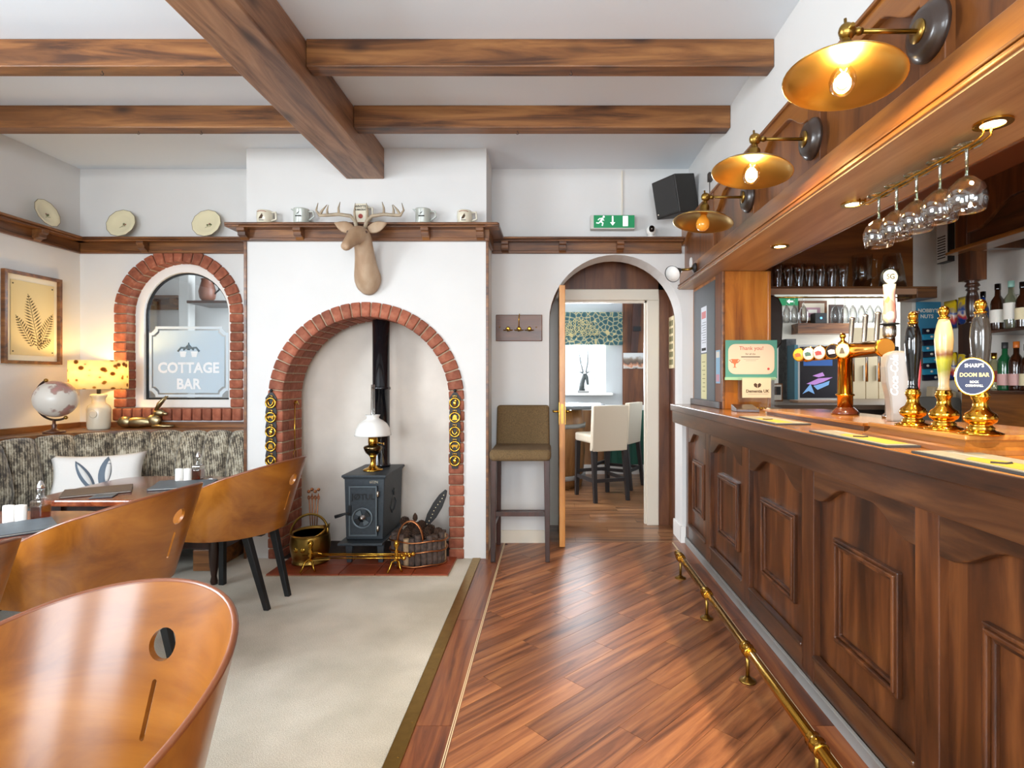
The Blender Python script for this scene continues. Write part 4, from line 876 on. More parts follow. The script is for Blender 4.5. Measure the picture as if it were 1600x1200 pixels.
for k, (a, b) in enumerate(((1332, 1352), (1353.5, 1372), (1373.5, 1396))):
    o, w_, h_ = panel_at('cupboard_door', ['cream cupboard door beyond the hatch, left of three', 'cream cupboard door beyond the hatch, middle of three', 'cream cupboard door beyond the hatch, right of three'][k], 'cupboard', a, b, 512, 630, 5.91, .03, plain('cupboard_cream', 'cdbb98', .5) if k == 0 else bpy.data.materials['cupboard_cream'])
    o.location.z = 1.0705 if False else o.location.z; B('handle', M['steel'], o, w_-.03, w_-.018, -.02, 0, h_*.3, h_*.5)
o, w_, h_ = panel_at('photo_frame', 'small black and white photo in a frame beyond the hatch', 'photo frame', 1206, 1223, 588, 616, 5.2, .02, M['rail']); o.location.z = 1.0705; B('photo', M['paper'], o, .012, w_-.012, -.003, 0, .012, h_-.012); B('figures', M['darkgrey'], o, .02, w_-.02, -.005, -.002, .06, h_-.03)
tag(MB().box(-.19, .19, -.09, .09, 0, .10).build('clutter_tray', plain('tray_orange', 'c9a68c', .6), None, (2.35, 4.95, 1.0705), bevel=.01), 'pale shallow tray on the worktop beyond the hatch', 'tray').scale = (1, 1, .22)
# ---- back bar on the right wall
BX = 2.63
bb = thing('back_bar', 'dark wooden back bar with turned post and bottle shelves', 'back bar', (0, 0, 0))
MB().box(2.45, XW-.002, .4, 4.30, 0, .95).build('cabinet', M['bar'], bb); MB().box(2.43, XW-.002, .4, 4.31, .95, .985).build('worktop', M['lightgrey'], bb, bevel=.004)
MB().box(2.66, XW-.002, .4, 3.60, .985, 1.20).build('plinth_board', M['canopy_y'], bb); MB().box(2.64, XW-.002, .4, 3.61, 1.195, 1.21).build('shelf', M['bar_y'], bb, bevel=.003); MB().box(2.72, XW-.002, .4, 3.58, 1.562, 1.58).build('shelf', M['bar_y'], bb, bevel=.003)
MB().box(3.0, XW-.002, .4, 3.0, 1.21, 2.1).build('back_panel', M['darkwood'], bb)
fa = MB().box(2.655, 2.68, .4, 3.62, 2.10, 2.488).build('fascia', M['bar_y'], bb)
for a, b in ((.5, 1.4), (1.5, 2.4), (2.5, 3.52)):
    n = 24; pts = [(a+(b-a)*i/n, ogee(i/n, 2.20, 2.33)) for i in range(n+1)]+[(b, 2.488), (a, 2.488)]
    MB().prism(pts, BX, 2.657, 'x').build('top_rail', M['bar'], fa, bevel=.005)
for a, b in ((.4, .5), (1.4, 1.5), (2.4, 2.5), (3.52, 3.62)): B('stile', M['bar'], fa, BX, 2.657, a, b, 2.10, 2.488, .003)
MB().box(2.58, 2.72, .4, 3.64, 2.085, 2.102).box(2.60, 2.70, .4, 3.63, 2.102, 2.118).build('cornice', M['canopy_y'], bb, bevel=.004)
MB().box(2.66, XW-.002, 3.56, 3.62, 2.118, 2.488).build('fascia_return', M['bar'], bb)
pc = (2.69, 3.55)
m = MB()
def sq(z0, z1, r=.052): m.box(pc[0]-r, pc[0]+r, pc[1]-r, pc[1]+r, z0, z1)
sq(1.905, 2.085); sq(1.44, 1.63); sq(1.21, 1.27, .05)
m.lathe([(.048, 1.905), (.030, 1.895), (.040, 1.880), (.042, 1.87), (.028, 1.862), (.038, 1.848), (.026, 1.838), (.036, 1.80), (.038, 1.74), (.034, 1.69), (.026, 1.665), (.036, 1.655), (.034, 1.645), (.045, 1.63)], 20, (pc[0], pc[1], 0))
m.lathe([(.045, 1.44), (.034, 1.43), (.040, 1.42), (.028, 1.405), (.040, 1.385), (.040, 1.37), (.030, 1.35), (.036, 1.32), (.032, 1.295), (.045, 1.27)], 20, (pc[0], pc[1], 0))
m.build('turned_post', M['bar'], bb)
def bottle(label, x, y, z, prof, mat, cap, lab=None, lm=None, sq_=False):
    t = thing('bottle', label, 'bottle', (x, y, z), 0, 'bottles on the back bar')
    MB().lathe(prof, 4 if sq_ else 18).build('glass', mat, t, rot=(0, 0, PI/4) if sq_ else None, bevel=.006 if sq_ else 0)
    top = prof[-1]; MB().lathe([(top[0]+.002, top[1]-.035), (top[0]+.003, top[1]-.03), (top[0]+.003, top[1]+.004), (.0005, top[1]+.005)], 14).build('cap', cap, t)
    if lab:
        r = max(p[0] for p in prof)+.0008; ring = [(r*math.cos(a), r*math.sin(a)) for a in [PI*.75+PI*k/10 for k in range(11)]]
        q = MB()
        for (x0, y0), (x1, y1) in zip(ring[:-1], ring[1:]): q.add([(x0, y0, lab[0]), (x1, y1, lab[0]), (x1, y1, lab[1]), (x0, y0, lab[1])], [(0, 1, 2, 3)], True)
        q.build('paper_label', lm, t)
    return t
PR1 = [(.036, 0), (.038, .01), (.038, .17), (.034, .19), (.016, .22), (.014, .29)]; PR2 = [(.036, 0), (.037, .01), (.037, .14), (.030, .175), (.015, .20), (.014, .27)]
BL = lambda px, x: F*x/(px-CX)
bl_ = plain('bottle_blue', '1f3e86', .1, coat=.6); br_ = plain('bottle_brown', '33190c', .1, coat=.6); gr_ = plain('bottle_green', '1d5a35', .1, coat=.6); cl_ = glassy('bottle_clear', (.80, .88, .74, 1), .3)
xb = 2.80
bottle('cobalt blue bottle with dark stopper on the upper back bar shelf', xb, BL(1536, xb), 1.5805, [(.030, 0), (.032, .01), (.032, .15), (.026, .17), (.014, .19), (.013, .26)], bl_, M['blackgloss'])
bottle('dark brown wine bottle with pale label on the upper shelf', xb, BL(1559, xb), 1.5805, PR1, br_, M['blackgloss'], (.05, .13), M['paper'])
bottle('clear greenish bottle with white label on the upper shelf', xb, BL(1580, xb), 1.5805, PR1, cl_, plain('cap_aqua', '8fb8a8', .4), (.06, .16), M['paper'])
bottle('dark brown bottle at the right edge of the upper shelf', xb, BL(1598, xb), 1.5805, PR2, br_, M['blackgloss'], (.05, .12), M['cream'])
bottle('square clear bottle with red banded label on the lower shelf', xb, BL(1553, xb), 1.2105, [(.040, 0), (.042, .01), (.042, .15), (.034, .17), (.014, .19), (.013, .23)], glassy('bottle_pale', (.85, .85, .68, 1), .3), M['brass'], (.05, .12), plain('label_red', 'b4402c', .6))
bottle('green bottle on the lower back bar shelf', xb, BL(1570, xb), 1.2105, PR1, gr_, M['darkgrey'], (.03, .10), plain('label_pink', 'd8a8a0', .6))
bottle('brown bottle with orange neck on the lower back bar shelf', xb, BL(1588, xb), 1.2105, PR1, br_, plain('cap_orange', 'c96a22', .4), (.03, .10), bpy.data.materials['label_pink'])
bottle('brown bottle at the right edge of the lower shelf', xb, BL(1605, xb), 1.2105, PR2, br_, M['black'], (.03, .10), M['cream'])
bottle('slim dark bottle in front of the turned post end of the lower shelf', xb, BL(1536, xb), 1.2105, PR2, plain('bottle_amber', '7a4a1a', .12, coat=.5), M['yellow'])
wr_ = MB()
for k in range(7): wr_.cyl((2.93, 3.32+k*.03, 1.66), (2.93, 3.32+k*.03, 1.81), .0018, n=5)
for k in range(5): wr_.cyl((2.93, 3.31, 1.66+k*.037), (2.93, 3.51, 1.66+k*.037), .0018, n=5)
wr_.box(2.93, 2.94, 3.31, 3.51, 1.5805, 1.66)
tag(wr_.build('wire_rack', M['black']), 'black wire grid rack beside the turned post', 'rack')
# grey box on the worktop, snack packets, vent
tag(MB().prism(rrect(-.15, .15, 0, .17, .03), -.10, .10, 'y').build('ice_bin', plain('bin_grey', '625f58', .5), None, (2.62, 3.85, .9855), bevel=.006), 'grey rounded plastic bin on the back bar worktop', 'bin')
ng = thing('nut_card', 'blue hanging card of nut packets beside the hatch', 'snack card', (2.94, 4.335, 1.22), rz=0)
MB().box(-.09, .10, 0, .006, .34, .66).build('card', plain('card_blue', '3a86a8', .5), ng)
text('lettering', "NOBBY'S", M['paper'], ng, (-.0, -.002, .59), R90, .04, .0005, bold=.001); text('lettering', 'NUTS', M['paper'], ng, (-.01, -.002, .545), R90, .04, .0005, bold=.001)
NV = plain('packet_navy', '141a30', .3); TQ2 = plain('packet_turquoise', '2f9ac0', .3)
for k in range(9):
    z = .44-k*.045
    MB().hexa([(-.05, -.03, z-.035), (.10, -.03, z-.028), (.10, 0, z-.028), (-.05, 0, z-.035), (-.05, -.012, z+.012), (.10, -.012, z+.018), (.10, 0, z+.018), (-.05, 0, z+.012)]).build('packet', TQ2 if k % 2 else NV, ng, bevel=.006); MB().ball((-.02+.03*(k % 3), -.028, z-.008), .012, 8, (1, .4, .8)).build('peanut_mark', M['paper'], ng)
def mk_crisp():
    t = NT('crisp_packet'); c = t.n('ShaderNodeTexCoord'); sp = t.n('ShaderNodeSeparateXYZ'); t.l(c.outputs['Object'], sp.inputs[0])
    nz = t.n('ShaderNodeTexNoise', Scale=16.0, Detail=1.0); t.l(c.outputs['Object'], nz.inputs['Vector'])
    a = t.n('ShaderNodeMath', operation='MULTIPLY_ADD'); a.inputs[1].default_value = .13; t.l(nz.outputs[0], a.inputs[0]); t.l(sp.outputs[2], a.inputs[2])
    mr = t.n('ShaderNodeMapRange'); mr.inputs[1].default_value = .0; mr.inputs[2].default_value = .30; t.l(a.outputs[0], mr.inputs[0])
    r = t.ramp(mr.outputs[0], [(.0, L('1b2448')), (.30, L('1c3a80')), (.42, L('d0402c')), (.52, L('f0d8c0')), (.60, L('2456a8')), (.74, L('eac41e')), (1, L('f0cc20'))])
    t.l(r, t.b.inputs['Base Color']); t.p(Roughness=.25); return t.m
CRP = mk_crisp(); cp0 = None
for k, (y, z, nm) in enumerate(((4.20, 1.66, 'upper left'), (4.05, 1.67, 'upper right'), (4.20, 1.27, 'lower left'), (4.05, 1.27, 'lower right'))):
    lab = 'yellow and blue crisp packet pegged on the bar wall, '+nm+' of four'
    def fn(u, v):
        b = .030*math.sin(PI*u)**.5*math.sin(PI*v)**.6; return b
    if cp0 is None:
        m = MB()
        for sg in (-1, 1): m.grid(lambda u, v: (-.034+sg*fn(u, v), (u-.5)*.135, v*.21), 8, 8)
        cp0 = tag(m.build('crisp_packet', CRP, None, (XW, y, z)), lab, 'crisp packet', 'crisp packets on the bar wall')
    else: o = inst(cp0, 'crisp_packet', None, (XW, y, z)); o['label'] = lab
vb = thing('wall_vent', 'white slatted wall unit high on the bar wall', 'vent', (XW-.001, 4.26, 2.17))
MB().box(-.05, 0, -.06, .06, 0, .31).build('case', M['darkgrey'], vb); MB().box(-.056, -.049, -.055, .055, .005, .305).build('cover', M['white'], vb)
for k in range(9): MB().box(-.059, -.0555, -.042, .042, .03+k*.02, .038+k*.02).build('slat', M['darkgrey'], vb)
tag(MB().prism([(-.09, 0), (.09, 0), (.10, .20), (-.07, .24)], -.04, .04, 'y').build('paper_towel', plain('towel_beige', 'cdbb98', .8), None, (2.90, 4.15, .9855), bevel=.008), 'beige paper bag below the nut card', 'bag')
# ================================================================ seating corner
# ---- curved banquette: left wall, rounded corner, back wall
bq = thing('banquette', 'curved corner banquette in mottled velvet with pale blue seat', 'banquette')
def bpath(off, n=14):                        # plan line of the seat back, moved towards the room by off
    pts = []; R = .55; c = (-2.78, 3.50)
    ys = [1.2+(3.50-1.2)*i/10 for i in range(10)]
    for y in ys: pts.append((-3.33+off, y, 1, 0))
    for i in range(n+1):
        a = PI-(PI/2)*i/n; r = R-off; pts.append((c[0]+r*math.cos(a), c[1]+r*math.sin(a), -math.cos(a), -math.sin(a)))
    for i in range(1, 6): pts.append((-2.78+(.60)*i/5, 4.05-off, 0, -1))
    return pts
def path_len(p):
    L_ = [0]
    for a, b in zip(p[:-1], p[1:]): L_.append(L_[-1]+math.hypot(b[0]-a[0], b[1]-a[1]))
    return L_
base = bpath(0); Ls = path_len(base)
def at_len(s):
    s = max(0, min(Ls[-1], s))
    for i in range(len(Ls)-1):
        if s <= Ls[i+1]+1e-9:
            t = (s-Ls[i])/(Ls[i+1]-Ls[i]); a, b = base[i], base[i+1]
            return [a[k]+(b[k]-a[k])*t for k in range(4)]
prof = [(.0, .44), (.012, .50), (.02, .58), (.0, .68), (-.03, .78), (-.055, .85), (-.085, .885), (-.13, .898), (-.19, .895), (-.20, .86)]
NC = 20; cw = Ls[-1]/NC
for c in range(NC):
    s0, s1 = c*cw, (c+1)*cw; m = MB(); K = 10
    rings = []
    def fn(u, v):
        s = s0+(s1-s0)*u; x, y, nx, ny = at_len(s); l_ = math.hypot(nx, ny); nx, ny = nx/l_, ny/l_
        k = v*(len(prof)-1); i = min(int(k), len(prof)-2); t = k-i
        o_ = prof[i][0]+(prof[i+1][0]-prof[i][0])*t; z = prof[i][1]+(prof[i+1][1]-prof[i][1])*t
        bul = .045*(math.sin(PI*min(1, max(0, u)))**.45); f_ = math.sin(PI*min(1, max(0, v*.97+.02)))**.35
        return (x+nx*(o_+bul*f_-.02), y+ny*(o_+bul*f_-.02), z+.006*bul/.03*min(1, max(0, v-.6)*3))
    m.grid(fn, 8, 27); m.build('back_channel', M['velvet'], bq)
# seat cushion: one swept ring list
def swept(offs, name, mat, bev=0):
    P_ = bpath(0); rings = []
    for x, y, nx, ny in P_:
        l_ = math.hypot(nx, ny); rings.append([(x+nx/l_*o_, y+ny/l_*o_, z) for o_, z in offs])
    return MB().sweep(rings, smooth=False).build(name, mat, bq, bevel=bev)
swept([(.0, .33), (.44, .33), (.46, .35), (.465, .40), (.45, .435), (.41, .45), (.0, .455)], 'seat', M['vinyl'], .008)
swept([(-.05, .146), (.34, .146), (.34, .33), (-.05, .33)], 'seat_base', M['darkwood'])
swept([(.452, .342), (.470, .342), (.470, .352), (.452, .352)], 'piping', M['slate'])
# flat ledge behind the curve
lp = [(-3.645, 1.2)]+[(x-(.10)*nx, y-.10*ny) for x, y, nx, ny in base if True][0:]+[(-2.18, 4.320), (-3.645, 4.320)]
MB().prism(lp, .87, .905).build('corner_ledge', M['rail'], bq)
B('timber_foot', M['beam'], bq, -2.37, -2.24, 3.69, 4.30, .006, .146, .004); B('timber_foot', M['beam'], bq, -3.5, -2.95, 3.3, 3.43, .006, .146, .004); B('timber_foot', M['beam'], bq, -3.5, -2.95, 1.5, 1.63, .006, .146, .004)
B('end_cheek', M['slate'], bq, -2.21, -2.18, 3.64, 4.25, .30, .46, .01)
# ---- scatter cushion
cu = thing('cushion', 'white cushion printed with a hare head on the banquette', 'cushion', (-2.98, 3.66, .485), rz=math.radians(28))
m = MB(); W_, H_ = .52, .31
for sg in (-1, 1):
    def fn(u, v):
        a = 2*u-1; b = 2*v-1; t = max(0, (1-a**4)*(1-b**4))**.5
        px_ = 1-.11*(1-b*b)*(abs(a)**3); pz = 1-.14*(1-a*a)*(abs(b)**3)
        return (a*W_/2*px_, sg*.062*t, H_/2+b*H_/2*pz)
    m.grid(fn, 16, 12)
m.xf(Matrix.Rotation(math.radians(-16), 4, 'X')); m.build('cover', plain('cushion_white', 'e8e4df', .9, bump=.15, nscale=90), cu)
HR = plain('hare_print', '6a7683', .9); HRL = plain('hare_print_light', 'c9b3a8', .9)
def on_cush(x, z):
    a = x/(W_/2); b = (z-H_/2)/(H_/2); t = max(0, (1-a**4)*(1-b**4))**.5
    return Matrix.Rotation(math.radians(-16), 4, 'X') @ Vector((x, -.062*t-.002, z))
def leafp(x0, z0, x1, z1, w, mat, name, seg=8):
    d = Vector((x1-x0, z1-z0)); n_ = Vector((-d.y, d.x)).normalized(); vs = []; fs = []
    for i in range(seg+1):
        t = i/seg; ww = w*math.sin(PI*min(1, .12+t*.88))**.8
        for sg in (-1, 1): vs.append(on_cush(x0+d.x*t+n_.x*ww*sg, z0+d.y*t+n_.y*ww*sg))
    fs = [(2*i, 2*i+1, 2*i+3, 2*i+2) for i in range(seg)]
    MB().add(vs, fs, True).build(name, mat, cu, solid=.001)
leafp(-.01, .06, -.115, .255, .030, HR, 'printed_ear'); leafp(-.022, .09, -.105, .235, .014, plain('cushion_print_bg', 'dcdad6', .9), 'printed_ear_inner')
leafp(.035, .08, .055, .275, .034, HR, 'printed_ear'); leafp(.055, .11, .065, .255, .015, bpy.data.materials['cushion_print_bg'], 'printed_ear_inner'); leafp(-.04, .045, .10, .045, .035, HRL, 'printed_head'); leafp(-.03, .075, .085, .072, .010, HR, 'printed_brow')
# ---- tables
def table(cx, cy, label, sx=.35, sy=.36):
    t = thing('pub_table', label, 'table', (cx, cy, .0045))
    tp = MB().prism(rrect(-sx, sx, -sy, sy, .16, 8), .622, .656).build('table_top', M['table'], t, bevel=.008)
    MB().prism(rrect(-sx+.03, sx-.03, -sy+.03, sy-.03, .13, 6), .6555, .6562).build('inlay', M['table'], tp)
    MB().box(-sx+.10, sx-.10, -sy+.09, -sy+.12, .545, .622).box(-sx+.10, sx-.10, sy-.12, sy-.09, .545, .622).box(-sx+.09, -sx+.12, -sy+.1, sy-.1, .545, .622).box(sx-.12, sx-.09, -sy+.1, sy-.1, .545, .622).build('apron', M['darkwood'], t)
    lg = None
    for a in (-1, 1):
        for b in (-1, 1):
            loc = (a*(sx-.10), b*(sy-.10), 0)
            if lg is None:
                lg = MB().lathe([(.018, 0), (.022, .02), (.016, .05), (.026, .12), (.030, .22), (.022, .32), (.018, .40), (.028, .42), (.018, .44), (.026, .47), (.03, .50)], 14).box(-.03, .03, -.03, .03, .50, .622).build('leg', M['darkwood'], t, loc)
            else: inst(lg, 'leg', t, loc)
    return t
table(-2.34, 3.20, 'glossy mahogany pub table with rounded corners in front of the hare cushion'); table(-2.36, 2.26, 'glossy mahogany pub table at the left edge of the picture')
ZT = .6612
def menu(cx, cy, rz, label, mat='slate', w=.30, d=.22):
    t = thing('menu_board', label, 'menu', (cx, cy, ZT+.0008), rz=rz, group='menus on the tables')
    MB().box(-w/2, w/2, -d/2, d/2, 0, .004).build('back_cover', M[mat], t, bevel=.001); MB().box(-w/2+.006, w/2-.004, -d/2+.005, d/2-.005, .004, .007).build('pages', M['paper'], t)
    MB().hexa([(-w/2, -d/2, .007), (w/2, -d/2, .007), (w/2, d/2, .007), (-w/2, d/2, .007), (-w/2, -d/2, .011), (w/2, -d/2, .011), (w/2, d/2, .013), (-w/2, d/2, .013)]).build('cover', M[mat], t, bevel=.001)
GM = M['slate']
M['menu_brown'] = plain('menu_brown', '57493f', .5, bump=.1, nscale=40)
menu(-2.47, 3.04, math.radians(35), 'brown menu on the far table nearer the window', 'menu_brown'); menu(-2.12, 3.22, math.radians(20), 'slate grey menu on the far table nearer the chairs')
menu(-2.24, 2.22, math.radians(48), 'slate grey menu on the near table at the picture edge', w=.40, d=.24)
def coaster(x, y, rz, label): tag(MB().box(-.05, .05, -.05, .05, 0, .005).build('coaster', M['slate'], None, (x, y, ZT+.0008), rot=(0, 0, rz), bevel=.002), label, 'coaster', 'slate coasters')
coaster(-2.29, 3.33, .4, 'square slate coaster beside the brown menu'); coaster(-2.35, 2.93, .4, 'square slate coaster at the front edge of the far table')
def cruet(x, y, which):
    c0 = thing('salt_shaker', 'white oval salt pot on the %s table, left of the pair' % which, 'salt pot', (x, y, ZT+.0008), rz=.2)
    MB().lathe([(.0005, 0), (.021, 0), (.022, .003), (.022, .070), (.020, .077), (.0005, .079)], 20, sy=.7).build('pot', M['whitegloss'], c0)
    c1 = copy_tree(c0, None, (x+.047, y+.006, ZT+.0008), None, 'white oval pepper pot on the %s table, right of the pair' % which); c1.name = 'pepper_pot'; c1['category'] = 'pepper pot'
    b = thing('vinegar_bottle', 'glass vinegar bottle with pointed top on the %s table' % which, 'vinegar bottle', (x+.068, y+.075, ZT+.0008))
    MB().box(-.024, .024, -.024, .024, .002, .060).build('vinegar', glassy('vinegar', (.55, .20, .06, 1), .12) if 'vinegar' not in bpy.data.materials else bpy.data.materials['vinegar'], b, bevel=.004)
    MB().box(-.027, .027, -.027, .027, 0, .085).build('bottle', M['glass'], b, bevel=.006); MB().lathe([(.026, .085), (.015, .098), (.012, .122), (.014, .128), (.014, .135)], 16).build('neck', M['glass'], b)
    MB().lathe([(.015, .135), (.016, .14), (.012, .150), (.006, .166), (.0005, .170)], 14).build('stopper', M['chrome'], b)
cruet(-2.24, 3.36, 'far'); cruet(-2.32, 2.385, 'near')
tag(MB().tube([(-2.10, 3.36, ZT+.004), (-2.06, 3.38, ZT+.012), (-2.02, 3.39, ZT+.004)], [.004, .006, .003], 8).build('spoon', M['chrome']), 'small spoon on the far table beside the slate menu', 'spoon')
# ---- bent plywood tub chairs
def chair_mesh():
    R = .265; prof_ = []
    # plan curve: front left -> back -> front right, local +y is the back
    def plan(s):                              # s in [-1, 1]
        a = abs(s); sg = 1 if s >= 0 else -1
        la = R*math.radians(100); ls = .20; tot = la+ls; d = a*tot
        if d <= la:
            th = d/R; return (sg*R*math.sin(th), R*math.cos(th), sg*math.sin(th), math.cos(th))
        th = math.radians(100); e = d-la
        return (sg*(R*math.sin(th)+e*math.cos(th)), R*math.cos(th)-e*math.sin(th), sg*math.sin(th), math.cos(th))
    nu, nv = 96, 40
    def pos(u, v, off):
        s = 2*u-1; x, y, nx, ny = plan(s); zb = .405+.02*(1-abs(s)); fl = .0
        ztop = .578+.247*max(0, min(1, (y*1.15+.24)/(.305+.24)))
        z = zb+(ztop-zb)*v; f = .30*(z-.41)*(.35+.65*max(0, ny))*1.0-.05*(1-max(0, ny))*0
        return Vector((x+nx*(f+off), y+ny*(f+off)-.02, z))
    verts = []; faces = []; keep = {}
    hz, hr = .705, .029; sz0, sz1, swd = .535, .635, .0055
    inner = [[pos(i/nu, j/nv, -.005) for i in range(nu+1)] for j in range(nv+1)]; outer = [[pos(i/nu, j/nv, .005) for i in range(nu+1)] for j in range(nv+1)]
    return inner, outer, nu, nv, pos
def build_shell(parent):
    # the shell as a fine grid with a round hole and a slot cut out by boolean-free masking on a warped grid
    inner, outer, nu, nv, pos = chair_mesh()
    # u positions refined around the back centre so that hole and slot have clean outlines
    bm = bmesh.new()
    me = bpy.data.meshes.new('shell')
    mb = MB()
    mb.grid(lambda u, v: pos(u, v, .0), 72, 26)
    o = mb.build('shell', M['ply'], None, fixn=True)
    so = o.modifiers.new('solid', 'SOLIDIFY'); so.thickness = .012; so.offset = 0
    c1 = MB().cyl((0, .1, .705), (0, .6, .705), .032, n=28); c1.add(*[(lambda q: (q.v, q.f))(MB().prism(rrect(-.0055, .0055, .530, .640, .005, 3), .1, .6, 'y'))][0])
    cut = c1.build('cutter', M['plyedge'])
    bo = o.modifiers.new('cut', 'BOOLEAN'); bo.object = cut; bo.operation = 'DIFFERENCE'; bo.solver = 'EXACT'
    dg = bpy.context.evaluated_depsgraph_get(); dg.update()
    me = bpy.data.meshes.new_from_object(o.evaluated_get(dg))
    o.modifiers.clear(); o.data = me
    cm = cut.data; bpy.data.objects.remove(cut); bpy.data.meshes.remove(cm)
    for p in me.polygons: p.use_smooth = True
    me.set_sharp_from_angle(angle=.6)
    me.materials.clear(); me.materials.append(M['ply'])
    o.parent = parent
    return o, pos
def make_chair(label, loc, rz):
    t = thing('tub_chair', label, 'chair', loc, rz, 'bent plywood tub chairs')
    sh, pos = build_shell(t)
    ed = [pos(i/72, 1.0, 0) for i in range(73)]
    MB().tube([p+Vector((0, 0, .0005)) for p in ed], .0066, 8).build('rim', M['plyedge'], sh)
    MB().prism([(.235*math.sin(2*PI*k/32), .225*math.cos(2*PI*k/32)-.02) for k in range(32)], .405, .425).build('seat_board', M['black'], t)
    MB().lathe([(.0005, .425), (.215, .425), (.228, .44), (.222, .458), (.19, .466), (.0005, .470)], 32, (0, -.02, 0)).build('seat_pad', M['leather'], t)
    fx, fy, fz = pos(0.0, .5, 0)
    for s in (-1, 1):
        x0 = s*abs(fx); MB().hexa([(x0-s*.006-.016, fy-.012, 0), (x0-s*.006+.016, fy-.012, 0), (x0-s*.006+.016, fy+.022, 0), (x0-s*.006-.016, fy+.022, 0), (x0-.016+s*.006, fy-.014, .60), (x0+.016+s*.006, fy-.014, .60), (x0+.016+s*.006, fy+.014, .60), (x0-.016+s*.006, fy+.014, .60)]).build('leg', M['black'], t, bevel=.003)
        MB().hexa([(s*.10-.015, .235, 0), (s*.10+.015, .235, 0), (s*.10+.015, .263, 0), (s*.10-.015, .263, 0), (s*.12-.02, .12, .41), (s*.12+.02, .12, .41), (s*.12+.02, .16, .41), (s*.12-.02, .16, .41)]).build('leg', M['black'], t, bevel=.003)
    MB().box(-.2, .2, fy-.01, fy+.02, .375, .405).box(-.02, .02, fy, .16, .38, .405).build('seat_rail', M['black'], t)
    return t
ch0 = make_chair('plywood tub chair in the foreground with round hole and slot, seen from inside', (-.89, .875, .0045), math.radians(-10))
copy_tree(ch0, None, (-1.80, 3.20, .0045), math.radians(-96), 'plywood tub chair nearest the fireplace')
copy_tree(ch0, None, (-1.88, 2.33, .0045), math.radians(-93), 'plywood tub chair between the foreground chair and the one by the fireplace')
copy_tree(ch0, None, (-1.88, 1.47, .0045), math.radians(-95), 'plywood tub chair cut off by the left picture edge')
# ---- framed fern print on the left wall
fp = thing('fern_print', 'framed botanical fern print on the left wall', 'picture', (XL+.001, 3.94, 1.385))
fh = .635
y0, y1 = -.22, .22
MB().ring([(y0, 0), (y1, 0), (y1, fh), (y0, fh)], [(y0+.022, .022), (y1-.022, .022), (y1-.022, fh-.022), (y0+.022, fh-.022)], 0, .03, 'x').build('frame', M['rail'], fp, bevel=.002)
MB().box(.002, .006, y0+.02, y1-.02, .02, fh-.02).build('mount', plain('print_mount', 'f0e6cc', .8), fp); MB().box(.006, .010, y0+.06, y1-.05, .06, fh-.06).build('sheet', plain('print_sheet', 'dcc894', .8), fp)
FN = plain('fern_ink', '5a4a28', .9)
def frond(y, z, ang, ln, n, mx):
    m = MB(); dy, dz = math.sin(ang), math.cos(ang)
    for i in range(n):
        t = i/n; cy, cz = y+dy*ln*t, z+dz*ln*t; w_ = mx*(math.sin(PI*min(1, .18+t*.82))**.9)
        for s in (-1, 1):
            a2 = ang+s*1.05; ey, ez = cy+math.sin(a2)*w_, cz+math.cos(a2)*w_; py_, pz_ = math.cos(a2)*.005, -math.sin(a2)*.005
            my, mz = (cy+ey)/2, (cz+ez)/2
            m.add([(.0108, cy, cz), (.0108, my+py_, mz+pz_), (.0108, ey, ez), (.0108, my-py_, mz-pz_)], [(0, 1, 2, 3)])
    m.tube([(.0108, y, z), (.0108, y+dy*ln, z+dz*ln)], .0012, 4); m.build('frond', FN, fp)
frond(.045, .13, -.22, .37, 17, .075); frond(.05, .13, .42, .26, 13, .055); frond(.0, .13, -.55, .24, 12, .05); frond(.04, .11, .95, .13, 7, .035)
for a, b in ((y0+.075, .085), (y1-.065, .085), (y0+.075, fh-.085), (y1-.065, fh-.085)): MB().lathe([(.005, .0), (.004, .003), (.0005, .004)], 10, (.010, a, b), 'x').build('stud', M['black'], fp)
# ---- things on the ledge: globe, table lamp, hare
ZL = .9055
g = thing('globe', 'antique style desk globe with dark meridian arm on the ledge', 'globe', (-3.44, 3.86, ZL))
MB().lathe([(.062, 0), (.064, .008), (.050, .016), (.020, .024), (.012, .04), (.018, .052), (.010, .062), (.009, .09)], 24).build('base', plain('globe_wood', '5a3420', .3, coat=.3), g)
def mk_globe():
    t = NT('globe_map'); nz = t.n('ShaderNodeTexNoise', Scale=7.0, Detail=4.0); t.l(t.coord(), nz.inputs['Vector'])
    t.l(t.ramp(nz.outputs[0], [(.50, L('ddd6cc')), (.535, L('a98a80')), (.58, L('b98580')), (.66, L('8a6a62'))]), t.b.inputs['Base Color']); t.p(Roughness=.3, Coat_Weight=.2); return t.m
gc = Vector((.012, 0, .235)); MB().ball(tuple(gc), .126, 32).build('sphere', mk_globe(), g)
tilt = math.radians(-28); ap = []
for k in range(25):
    a = math.radians(90)+PI*k/24; v = Vector((.146*math.cos(a), 0, .146*math.sin(a))); v.rotate(Euler((0, -tilt*-1, 0))); ap.append(gc+v)
MB().tube(ap, .0075, 8).build('meridian_arm', plain('meridian', '3a2a20', .3, .4), g)
for p_ in (ap[0], ap[-1]): MB().ball(tuple(p_), .013, 8).build('pivot', M['brass_old'], g)
tl = thing('table_lamp', 'lit table lamp with patterned drum shade and cream bottle base on the ledge', 'lamp', (-3.37, 4.155, ZL))
MB().lathe([(.0005, .0), (.066, .0), (.068, .008), (.072, .02), (.074, .15), (.066, .175), (.042, .195), (.040, .225), (.050, .245), (.052, .258), (.044, .262), (.0005, .262)], 28).build('base', M['ceramic'], tl)
sd = Matrix.Translation((.02, -.073, .105)); MB().lathe([(.026, .0), (.028, -.003), (.028, -.006), (.024, -.007)], 20, (.018, -.070, .115), 'y').build('stamp', M['ceramic'], tl)
